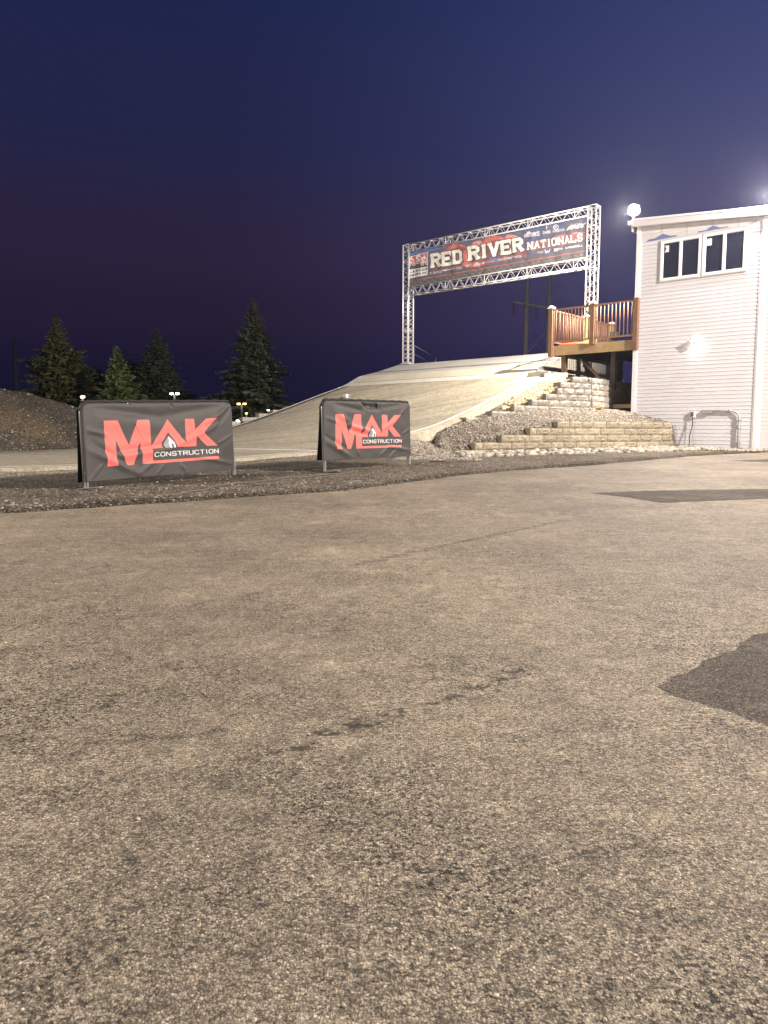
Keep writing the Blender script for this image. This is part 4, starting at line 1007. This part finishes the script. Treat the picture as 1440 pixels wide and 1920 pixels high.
f2 = [((.10, .08), (.45, .20), .04, -.022), ((.42, .10), (.62, .14), .045, -.05), ((.38, .02), (.47, .12), .02, -.03), ((.56, .02), (.60, .16), .02, .03), ((.62, .14), (.95, .05), .04, -.015), ((.10, .20), (.30, .42), .05, .016), ((.22, .42), (.55, .56), .035, .024), ((.25, .50), (.5, .62), .03, -.018),
      ((.60, .55), (.80, .34), .035, .012), ((.0, .66), (.30, .99), .05, .028), ((.0, .58), (.24, .84), .035, -.02), ((.98, .05), (.84, .28), .03, .018), ((.98, .50), (.88, .60), .02, .012), ((.98, .90), (.68, .80), .03, .016), ((.60, .97), (.72, .80), .03, .016), ((.70, .98), (.82, .80), .025, -.014), ((.38, .96), (.34, .85), .03, .012), ((.02, .3), (.16, .4), .03, .012)]
fl = at(610, 885, 11.15); fr_ = at(769, 869, 12.95); fl.z = Hs(fl.x, fl.y) + .01; fr_.z = Hs(fr_.x, fr_.y) + .005
barrier('smaller looking charcoal banner barrier with bunched top near the foot of the ramp', at(605, 747, 11.2), at(769, 752, 12.95), at(771, 855, 12.95), at(605, 863, 11.1), fl, fr_, f2, 9)
# straps lying on the dirt
M_STRAP = mat('dusty_strap', (.12, .10, .078), .8, var=.15, vscale=20)
def lie(name, pxs, r, label, cat):
    P = []
    for px, py in pxs:
        p = onground(px, py)
        for _ in range(6):
            z = Hs(p.x, p.y); rr3 = ray(px, py); Yn = (z - EYE) / (rr3.z / rr3.y); p = at(px, py, .5 * p.y + .5 * Yn)
        P.append(Vector((p.x, p.y, Hs(p.x, p.y) + r)))
    Q = []
    for a, b in zip(P, P[1:]):
        for k in range(8):
            q = a.lerp(b, k / 8); Q.append((q.x, q.y, Hs(q.x, q.y) + r * 1.3))
    return tag(MB().tube(Q, r, 6).build(name, M_STRAP, None, True), label, cat)
lie('hose', [(318, 931), (350, 925), (400, 914), (450, 907), (520, 900), (600, 892), (664, 887)], .009, 'long dusty tan hose lying across the verge in front of the barriers', 'hose')
lie('wooden_stake', [(586, 883), (612, 885), (640, 887)], .012, 'short pale stake lying at the left foot of the second banner', 'stake')
lie('wooden_stake', [(806, 866), (835, 867), (850, 866)], .012, 'short pale stake lying on the verge right of the second banner', 'stake')

# ------------------------------------------------------------------ big printed banner in the gantry
GW, GH = 1040, 192
def big_banner():
    w, h = GW * 2, GH * 2
    cv = Canvas(w, h, (.07, .075, .15))
    to0 = homography([(763, 476), (1099, 407), (1099, 486), (765, 539)], [(0, 0), (1, 0), (1, 1), (0, 1)])
    to = lambda pts: to0(np.asarray(pts, float)) * np.array([w, h])
    inv = lambda x, y: (740 + x / 3.6, 370 + y / 3.6)
    Z = lambda pts: to([inv(*p) for p in pts])
    Xg, Yg = np.meshgrid(np.arange(w) / w, np.arange(h) / h)
    nz = fbm(Xg * 16, Yg * 4, 4, 31); nz2 = fbm(Xg * 60 + 4 * Yg, Yg * 6, 3, 37)
    blue = np.array((.055, .075, .21)); grey = np.array((.085, .085, .125)); dk = np.array((.09, .075, .085))
    m1 = np.clip(.5 + nz * 2.2 + .35 * np.sin(Xg * 9 + 1), 0, 1)[..., None]; cv.a[:] = grey * (1 - m1) + blue * m1
    m2 = np.clip((Yg - .45) / .3 + nz2 * 1.5, 0, 1)[..., None]; cv.a[:] = cv.a * (1 - m2 * .75) + dk * m2 * .75
    cv.poly(to([(763, 474), (850, 458), (862, 460), (763, 482)]), (.06, .13, .45))
    RD = (.62, .09, .07); RD2 = (.78, .20, .17); RD3 = (.26, .055, .06)
    # flowing red streams
    cv.poly(Z([(230, 400), (300, 370), (340, 335), (400, 318), (460, 330), (490, 345), (560, 300), (600, 275), (660, 262), (720, 275), (760, 258), (830, 270), (860, 290), (850, 400), (700, 450), (560, 470), (450, 480), (330, 500), (235, 495)]), RD3)
    cv.poly(Z([(330, 372), (350, 340), (400, 316), (440, 322), (480, 345), (440, 340), (380, 350), (345, 372)]), RD)
    cv.poly(Z([(450, 372), (490, 350), (540, 345), (520, 360), (480, 372), (470, 440), (540, 470), (450, 470), (430, 420)]), RD)
    cv.poly(Z([(495, 335), (520, 305), (560, 298), (575, 310), (550, 330), (510, 345)]), RD2)
    cv.poly(Z([(575, 320), (600, 285), (650, 265), (700, 272), (740, 290), (690, 290), (640, 300), (600, 325)]), RD)
    cv.poly(Z([(725, 280), (740, 258), (780, 258), (825, 272), (790, 275), (750, 285)]), RD2)
    cv.poly(Z([(440, 400), (480, 392), (490, 430), (560, 450), (600, 440), (560, 480), (470, 470)]), RD)
    cv.poly(Z([(620, 430), (650, 400), (680, 395), (700, 420), (720, 430), (690, 440), (630, 445)]), (.13, .13, .38))
    cv.poly(Z([(330, 455), (420, 420), (470, 440), (430, 460), (360, 478)]), (.10, .09, .26))
    cv.poly(Z([(850, 345), (880, 350), (875, 420), (852, 410)]), RD3)
    cv.poly(Z([(880, 330), (960, 300), (1010, 290), (1060, 268), (1130, 258), (1200, 240), (1270, 240), (1285, 275), (1260, 310), (1150, 330), (1050, 345), (960, 362), (890, 372)]), RD3)
    cv.poly(Z([(900, 318), (960, 295), (1020, 288), (980, 304), (920, 322)]), RD); cv.poly(Z([(1060, 275), (1120, 256), (1160, 262), (1110, 274)]), RD); cv.poly(Z([(1180, 255), (1215, 240), (1280, 243), (1240, 250)]), RD2)
    # dark chequered foot with red rule
    cv.poly(Z([(80, 560), (1295, 372), (1295, 440), (80, 620)]), (.085, .07, .07)); 
    for i in range(58):
        for j in range(3):
            if (i + j) % 2 and rnd.random() < .85:
                x0 = 88 + i * 21; y0 = 568 - (x0 - 80) * .152 + j * 17; cv.poly(Z([(x0, y0), (x0 + 20, y0 - 3), (x0 + 26, y0 + 12), (x0 + 5, y0 + 15)]), (.16, .14, .135), rnd.uniform(.3, .75))
    cv.poly(Z([(165, 555), (1290, 367), (1290, 371), (165, 560)]), (.65, .07, .10))
    # lettering
    def big(t, quad, wt, ol):
        q = [inv(*p) for p in quad]
        text(cv, t, q, to, (.05, .035, .04), wt, True, grow=ol, dxy=(.22, -.35), gap=2.2); text(cv, t, q, to, (.05, .035, .04), wt, True, grow=ol, gap=2.2); text(cv, t, q, to, (.80, .77, .68), wt, True, gap=2.2)
    big('RED', [(248, 395), (432, 366), (440, 440), (252, 472)], 1.75, .8)
    big('RIVER', [(492, 346), (838, 285), (846, 362), (498, 425)], 1.75, .8)
    big('NATIONALS', [(884, 314), (1254, 254), (1256, 298), (886, 359)], 1.5, .7)
    # square club badge: red top with rider shapes, name below
    Q = lambda pts: to([(760 + x / 14.4, 465 + y / 14.4) for x, y in pts])
    cv.poly(Q([(52, 262), (590, 130), (602, 740), (75, 835)]), (.80, .76, .74))
    cv.poly(Q([(68, 272), (578, 150), (582, 420), (78, 470)]), (.60, .08, .07)); cv.poly(Q([(78, 470), (582, 420), (584, 520), (80, 600)]), (.06, .05, .055))
    w2 = (.78, .75, .72); dk2 = (.06, .05, .055)
    for bx_, by_, sg in ((165, 290, 1), (365, 215, 1), (505, 265, 1)):
        B = lambda pts: cv.poly(Q([(bx_ + x, by_ + y) for x, y in pts]), w2)
        B([(-22, -30), (-8, -48), (14, -46), (24, -28), (18, -10), (-4, -4), (-20, -12)])                       # helmet
        B([(-14, -8), (14, -12), (40, 22), (28, 50), (4, 44), (-40, 40), (-70, 84), (-92, 72), (-74, 20), (-40, -4)])   # back
        B([(20, 10), (70, 60), (62, 72), (14, 30)])                                                          # arm
        B([(-84, 70), (-40, 64), (8, 104), (-4, 150), (-24, 148), (-22, 116), (-66, 98)])                     # leg
        B([(-60, 150), (60, 66), (66, 74), (-52, 160)])                                                      # frame
        for dx_ in (-52, 58):
            for rr4, cc4 in ((38, w2), (22, dk2)):
                cv.poly(Q([(bx_ + dx_ + rr4 * math.cos(a), by_ + 172 - dx_ * .25 + rr4 * 1.1 * math.sin(a)) for a in np.linspace(0, 6.28, 14)[:-1]]), cc4)
    cv.poly(Q([(76, 612), (585, 530), (602, 740), (75, 835)]), (.80, .76, .74))
    bq = lambda pts: [(760 + x / 14.4, 465 + y / 14.4) for x, y in pts]
    text(cv, 'usa', bq([(105, 640), (560, 560), (560, 605), (108, 690)]), to, (.05, .04, .045), 1.4, gap=2.2)
    text(cv, 'bmX', bq([(105, 740), (560, 655), (560, 700), (108, 788)]), to, (.05, .04, .045), 1.4, gap=2.2)
    # small lines of names
    W3 = (.62, .59, .60)
    sm = lambda t, pts, c=W3, wt=1.3, **k: text(cv, t, [inv(*p) for p in pts], to, c, wt, **k)
    sm('FLYBIKES', [(238, 510), (310, 498), (311, 512), (239, 523)])
    cv.poly(Z([(318, 495), (345, 490), (345, 500), (318, 503)]), W3); cv.poly(Z([(345, 493), (403, 484), (403, 487), (345, 497)]), W3)
    sm('STACK', [(412, 478), (448, 474), (449, 486), (413, 492)]); sm('VFLY', [(466, 465), (512, 458), (506, 470), (474, 478)], slant=.2)
    cv.poly(Z([(526, 470), (528, 455), (545, 444), (563, 451), (566, 466)]), W3, .85); cv.poly(Z([(581, 455), (584, 441), (592, 440), (596, 453), (588, 460)]), W3, .7)
    sm('PROMAX', [(603, 443), (662, 434), (662, 441), (603, 450)], alpha=.7); sm('RACEINC', [(684, 424), (782, 406), (776, 420), (680, 436)], slant=.25); sm('VOCAL', [(795, 405), (846, 397), (847, 409), (797, 417)])
    sm('GRANDFORKS', [(858, 260), (960, 236), (960, 262), (858, 276)], wt=1.5, gap=1.2); cv.poly(Z([(868, 262), (878, 240), (895, 235), (912, 250), (900, 256), (890, 248), (878, 262)]), W3)
    cv.poly(Z([(1008, 196), (1014, 195), (1015, 222), (1008, 223)]), W3); sm('DIAMOND', [(985, 236), (1035, 230), (1036, 246), (986, 254)], wt=1.6)
    for rr4, al in ((19, .8), (14, 1)):
        cv.poly(Z([(1073 + rr4 * math.cos(a), 207 + rr4 * math.sin(a)) for a in np.linspace(0, 6.28, 18)[:-1]]), W3 if al < 1 else (.08, .085, .14))
    sm('K', [(1067, 199), (1080, 197), (1080, 212), (1067, 215)]); sm('KINGSTAR', [(1054, 229), (1129, 216), (1130, 231), (1055, 243)])
    sm('SUPERCROSS', [(1172, 188), (1238, 176), (1239, 183), (1173, 195)], (.40, .38, .42)); sm('BMX', [(1160, 203), (1268, 180), (1256, 206), (1150, 225)], (.80, .62, .58), 1.8, slant=.2)
    sm('TNO', [(950, 375), (990, 368), (990, 382), (945, 390)], wt=.9); sm('W', [(1002, 362), (1036, 356), (1036, 380), (1004, 386)], wt=.8)
    sm('BOX', [(1066, 355), (1092, 351), (1092, 368), (1066, 372)], wt=1.8); sm('ONE', [(1094, 353), (1124, 348), (1124, 358), (1094, 362)]); sm('SUPRA', [(1142, 345), (1200, 335), (1198, 348), (1140, 356)], wt=1.7, slant=.2); sm('SHELL', [(1204, 335), (1262, 326), (1262, 338), (1204, 346)], wt=1.7)
    a = cv.down(2); a = a * (1 + fbm(np.arange(GW)[None] / 40. + np.zeros((GH, 1)), np.arange(GH)[:, None] / 30. + np.zeros((1, GW)), 3, 77)[..., None] * .35)
    g_ = a.mean(2, keepdims=True); a = a * .78 + g_ * .22; a = a * .78 + .045  # washed out: a veil of haze is put into the print colours
    return np.clip(a, 0, 1)
col = big_banner()
u, v = np.meshgrid(np.linspace(0, 1, GW), np.linspace(0, 1, GH))
TLb = PL + wd * .02 + up * 7.90; TRb = PR - wd * .17 + up * 7.90; zbot = 6.575
px_ = (1 - u)[..., None] * np.array(TLb) + u[..., None] * np.array(TRb); px_[..., 2] = (1 - v) * px_[..., 2] + v * zbot
dd = fbm(u * 26, v * 5, 4, 51) * .05 + .010 * np.sin(u * 90) * (1 - np.abs(2 * v - 1)) ** 2
px_ = px_ - np.array(nv) * (.10 + dd)[..., None]
bb = grid('event_banner', px_[..., 0], px_[..., 1], px_[..., 2], attr_mat('printed_vinyl', .5, .35), None, True, col)
tag(bb, 'wide printed event banner reading RED RIVER NATIONALS tied into the gantry', 'banner')
ties = MB()
for k in range(28):
    f = (k + .5) / 28; c = PL.lerp(PR, .03 + f * .94) - nv * .14
    ties.tube([c + up * 7.87, c + up * 7.95], .008, 5); ties.tube([c + up * 6.53, c + up * 6.59], .008, 5)
ties.build('banner_tie', mat('black_tie', (.03, .03, .03), .7), bb)

# ------------------------------------------------------------------ handrail behind the hill, power poles
M_STL = mat('dull_steel', (.25, .25, .26), .5, metal=.5)
hr = thing('stair_rail', 'thin grey stair railing behind the crest of the start hill', 'railing', at(778, 690, 33.5))
mb = MB(); A0 = at(777, 648, 33.5); A1 = at(776, 690, 33.5); B0 = at(817, 671, 35.5); B1 = at(816, 684, 35.5); Cc = at(777, 664, 33.5); Dd = at(805, 680, 35)
mb.tube([A0, A1], .025, 6); mb.tube([B0, B1], .025, 6); mb.tube([A0, B0], .02, 6); mb.tube([Cc, Dd], .02, 6); mb.build('rail', M_STL, hr, True)
M_POLE = mat('weathered_pole_wood', (.30, .26, .23), .9, var=.2, vscale=2)
ut = thing('power_pole', 'twin wooden power pole frame with crossarm behind the gantry', 'power pole', at(985, 800, 60))
for a, b in (((990, 492), (981, 800)), ((1032, 492), (1021, 800))): MB().tube([at(*a, 60), at(*b, 60)], [.17, .22], 8).build('pole', M_POLE, ut, True)
MB().tube([at(961, 566, 59.7), at(1032, 579, 59.7)], .10, 6).build('crossarm', M_POLE, ut)
for px, py in ((963, 568), (1006, 574)):
    q = MB(); 
    for k in range(7): a = at(px, py + 3 + k * 3.2, 59.6); q.tube([a, a - up * .06], .12, 8)
    q.build('insulator', mat('insulator_glaze', (.12, .10, .10), .4), ut)
MB().tube([at(1022, 625, 59.8), at(988, 662, 59.8)], .02, 5).build('guy_wire', M_STL, ut); MB().tube([at(984, 625, 60), at(1022, 662, 60)], .02, 5).build('guy_wire', M_STL, ut)
up2 = thing('power_pole', 'single dark power pole behind the mound at far left', 'power pole', at(34, 800, 62))
MB().tube([at(27, 638, 62), at(34, 800, 62)], [.16, .26], 8).build('pole', mat('black_pole', (.04, .04, .045), .9), up2, True)
for i, (a, b, lab) in enumerate([((-200, 668), (1300, 660), 'upper'), ((-200, 704), (1100, 668), 'lower')]):
    pass
wl = MB().tube([at(-250, 690 + 8 * 0, 62), at(27, 671, 62), at(300, 664, 70)], .02, 4).build('power_line', MATS['black_pole'], None)
tag(wl, 'thin power line running past the far left pole', 'power line')

# ------------------------------------------------------------------ trees
def leaf_mat(name, col, seed=0):
    m_ = bpy.data.materials.new(name); m_.use_nodes = True; n = m_.node_tree.nodes; l = m_.node_tree.links; b = n['Principled BSDF']; b.inputs['Roughness'].default_value = .7; b.inputs['Specular IOR Level'].default_value = .2
    t = n.new('ShaderNodeTexCoord'); z = n.new('ShaderNodeTexNoise'); z.inputs['Scale'].default_value = 1.6; z.inputs['Detail'].default_value = 4; l.new(t.outputs['Object'], z.inputs[0])
    r = n.new('ShaderNodeValToRGB'); r.color_ramp.elements[0].position = .35; r.color_ramp.elements[1].position = .65
    r.color_ramp.elements[0].color = (*[c * .5 for c in col], 1); r.color_ramp.elements[1].color = (*[c * 1.5 for c in col], 1); l.new(z.outputs['Fac'], r.inputs[0]); l.new(r.outputs[0], b.inputs['Base Color']); return m_
M_BARK = mat('bark', (.10, .08, .06), .95, var=.3, vscale=8)
def spruce(label, px, ptop, pbase, wpx_, Y, mat_, seed, dens=1.0, prof_=None, tail=1.0, zb=None):
    g = np.random.default_rng(seed); top = at(px, ptop, Y); zb = .2 if zb is None else zb; Ht = top.z - zb; Rm = wpx_ / 2 / F * Y * 1.82
    t = thing('spruce_tree', label, 'tree', (top.x, Y, zb), 'spruce trees beyond the track')
    V = []; br = MB().tube([(top.x, Y, zb), (top.x, Y, zb + Ht * .5), (top.x, Y, top.z - .05)], [Ht * .022, Ht * .012, .01], 8); zz = .05
    pf0 = prof_ or (lambda h: (1 - h) ** .85); pf = lambda h: pf0(h) * (1 - .45 * max(0, h - .35) / .65)
    while zz < .985:
        nb = int(6 + 6 * (1 - zz)); a0 = g.uniform(0, 6.28)
        for b in range(nb):
            az = a0 + b * 6.283 / nb + g.uniform(-.35, .35); ln = Rm * pf(zz) * g.uniform(.62, 1.12) + .05 * min(1, (1 - zz) * 5)
            if g.random() < .08: ln *= 1.22
            o = np.array([top.x, Y, zb + Ht * zz]); d = np.array([math.cos(az), math.sin(az), 0]); droop = g.uniform(.18, .5) * (1 - zz * .9) ; rise = .25 + .5 * zz
            ns = max(4, int(ln * 12 * dens)); ts = np.linspace(.12, 1, ns)
            c = o[None] + d[None] * (ln * ts)[:, None]; c[:, 2] += ln * (rise * ts * .5 - droop * ts ** 1.3) + (ts > .8) * .03
            side_ = np.array([-d[1], d[0], 0])
            if ln > .5: br.tube([o, c[len(c) // 2], c[-1]], [.02, .013, .005], 4, False)
            for i in range(ns):
                tw = (.34 * ln * (1.08 - ts[i]) + .10 * min(1, (1 - zz) * 4 + .15)) * g.uniform(.7, 1.2)
                for sg in (-1, 1):
                    for _ in range(2):
                        dirv = side_ * sg * g.uniform(.7, 1) + d * g.uniform(.2, .9) + np.array([0, 0, g.uniform(-.45, .15)]); dirv /= np.linalg.norm(dirv)
                        wv_ = np.cross(dirv, g.normal(size=3)); wv_ /= np.linalg.norm(wv_) + 1e-9; w = .028 + .07 * tw
                        p0 = c[i] + g.normal(size=3) * .03; p1 = p0 + dirv * tw * .55 + np.array([0, 0, -.02]); p2 = p0 + dirv * tw + np.array([0, 0, -.06 * tw])
                        V.append((p0, p1 + wv_ * w, p2, p1 - wv_ * w))
        zz += (.20 / Ht) * g.uniform(.8, 1.2) * (1.15 - .45 * zz)
    V = np.array(V).reshape(-1, 3); Fq = np.arange(len(V)).reshape(-1, 4)
    mesh('crown', V, Fq, mat_, t); br.build('trunk', M_BARK, t)
    return t
G1 = leaf_mat('spruce_olive', (.095, .105, .040)); G2 = leaf_mat('spruce_green', (.11, .14, .045)); G3 = leaf_mat('spruce_dark', (.052, .062, .034)); G4 = leaf_mat('shrub_black', (.012, .014, .010))
spruce('broad olive spruce at far left behind the mound', 106, 588, 760, 118, 44, G1, 1, 1.0, lambda h: (1 - h) ** .8 * (1 + .18 * math.sin(h * 14)) + (.12 if .62 < h < .7 else 0))
spruce('small bright green spruce between the two darker ones', 219, 645, 752, 92, 40, G2, 2, 1.2, lambda h: (1 - h) ** .9 * 1.05)
spruce('dark spruce right of the small green one', 294, 614, 752, 96, 46, G3, 3, .95, lambda h: min(1.0, (1 - h) ** .65 * .92))
spruce('tallest dark narrow spruce left of the ramp', 475, 556, 790, 112, 42, G3, 4, 1.0, lambda h: (1 - h) ** .78 * (1 + .08 * math.sin(h * 30)))
def broadleaf(label, px, py, rx, rz, Y, mat_, seed, n=5000, name='dark_tree', cat='tree'):
    g = np.random.default_rng(seed); c = at(px, py, Y); t = thing(name, label, cat, (c.x, Y, .2), 'dark bushy trees beyond the track')
    Rx = rx / F * Y; Rz = rz / F * Y; V = []
    cl = [(g.normal(size=3) * np.array([Rx * .45, Rx * .45, Rz * .4])) for _ in range(14)]
    for i in range(n):
        q = cl[g.integers(14)] + g.normal(size=3) * np.array([Rx * .22, Rx * .22, Rz * .2]); p = np.array(c) + q; p[2] = max(p[2], .25)
        a = g.normal(size=3); a /= np.linalg.norm(a); b = np.cross(a, g.normal(size=3)); b /= np.linalg.norm(b); s = g.uniform(.05, .12); V += [p - a * s, p + b * s * .6, p + a * s, p - b * s * .6]
    V = np.array(V); mesh('crown', V, np.arange(len(V)).reshape(-1, 4), mat_, t)
    MB().tube([(c.x, Y, .1), (c.x, Y, c.z)], [.12, .05], 6).build('trunk', M_BARK, t)
for i, a in enumerate([('rounded black tree between the olive and green spruces', 180, 715, 22, 28, 55), ('black tree behind the green and dark spruces', 256, 705, 28, 38, 56), ('low dark tree at the foot of the olive spruce', 140, 740, 22, 18, 50), ('low black bush right of the left banner under the tall spruce', 452, 785, 22, 18, 46), ('low black bush below the dark spruce right side', 330, 752, 24, 12, 52), ('dark bush at the base of the tall spruce', 505, 775, 34, 12, 48)]):
    broadleaf(*a, G4, 20 + i, 3500)

# ------------------------------------------------------------------ distant lamps
M_YEL = mat('yellow_lamp_glow', (1, .8, .4), .5, emit=(1, .66, .20), estr=6); M_WHI = mat('white_lamp_glow', (1, .95, .85), .5, emit=(1, .86, .62), estr=5)
def street_lamp(label, px, py, Y, r, m_, heads=1, power=60):
    p = at(px, py, Y); t = thing('street_lamp', label, 'street lamp', (p.x, Y, .1), 'distant lamps beyond the track')
    MB().tube([(p.x, Y, .1), (p.x, Y, p.z - .05)], .05, 6).build('pole', MATS['black_pole'], t)
    for k in range(heads):
        dx = (k - (heads - 1) / 2) * .30
        MB().obox((p.x + dx, Y, p.z + r * .55), (1, 0, 0), (0, 1, 0), (0, 0, 1), r * .9, r * .9, .02).build('lamp_head', MATS['black_pole'], t)
        MB().ico((p.x + dx, Y, p.z), r * 1.35, (1.15, 1, .75)).build('lens', m_, t, True)
    point('street_lamp_light', (p.x, Y - r * 2.5, p.z - r), power * .35, (1, .8, .5), .1, t)
street_lamp('yellow street lamp just above the left corner of the large banner', 155, 744, 37, .085, M_YEL, 1, 60)
street_lamp('pale twin street lamp above the middle right of the large banner', 327, 738, 38, .075, M_WHI, 2, 60)
street_lamp('yellow twin lamp below the tallest spruce', 453, 757, 38, .065, M_YEL, 2, 30)
street_lamp('white low lamp right beside the large banner edge', 447, 789, 36, .085, M_WHI, 1, 10)
street_lamp('tiny white lamp seen past the ramp edging blocks', 503, 769, 37, .05, M_WHI, 1, 4)
street_lamp('tiny yellow lamp low beneath the tallest spruce', 462, 775, 37, .045, M_YEL, 1, 10)
street_lamp('tiny orange lamp lowest beneath the tallest spruce', 458, 786, 37, .045, M_YEL, 1, 10)
# small timing box on the ramp behind the second banner
q = at(651, 745, 26)
x_, y_ = L(6.2, 2.0); 
rr5 = ray(651, 744)
for Yt in np.arange(16, 30, .05):
    pt = at(651, 744, Yt); s5, l5 = SL(pt.x, pt.y)
    if abs(float(prof(s5)) - pt.z) < .02: break
tb = thing('marker_box', 'small grey and white marker box on the ramp above the second banner', 'box', (pt.x, pt.y, pt.z - .02))
sc_ = Yt / F
for dx, m_, nm in ((-.35 * 1, M_STL, 'end_block'), (0, M_TRIM, 'lens'), (.35 * 1, M_STL, 'end_block')):
    MB().obox((pt.x + dx * 14 * sc_, pt.y, pt.z + .03), (1, 0, 0), (0, 1, 0), (0, 0, 1), 2.6 * sc_, .05, .06).build(nm, m_, tb)

# ------------------------------------------------------------------ thin haze, added for the glow round the lamps
HD = 0.0006
if HD:
    hm = bpy.data.materials.new('halo_haze'); hm.use_nodes = True; n = hm.node_tree.nodes; n.clear()
    o_ = n.new('ShaderNodeOutputMaterial'); pv = n.new('ShaderNodeVolumePrincipled'); pv.inputs['Color'].default_value = (.8, .86, 1, 1); pv.inputs['Density'].default_value = HD; pv.inputs['Anisotropy'].default_value = .72
    hm.node_tree.links.new(pv.outputs[0], o_.inputs['Volume'])
    tag(MB().box(-60, 60, -32, 90, -1.2, 16).build('haze', hm), 'thin haze added to give a halo to the floodlights', None, None, 'stuff')
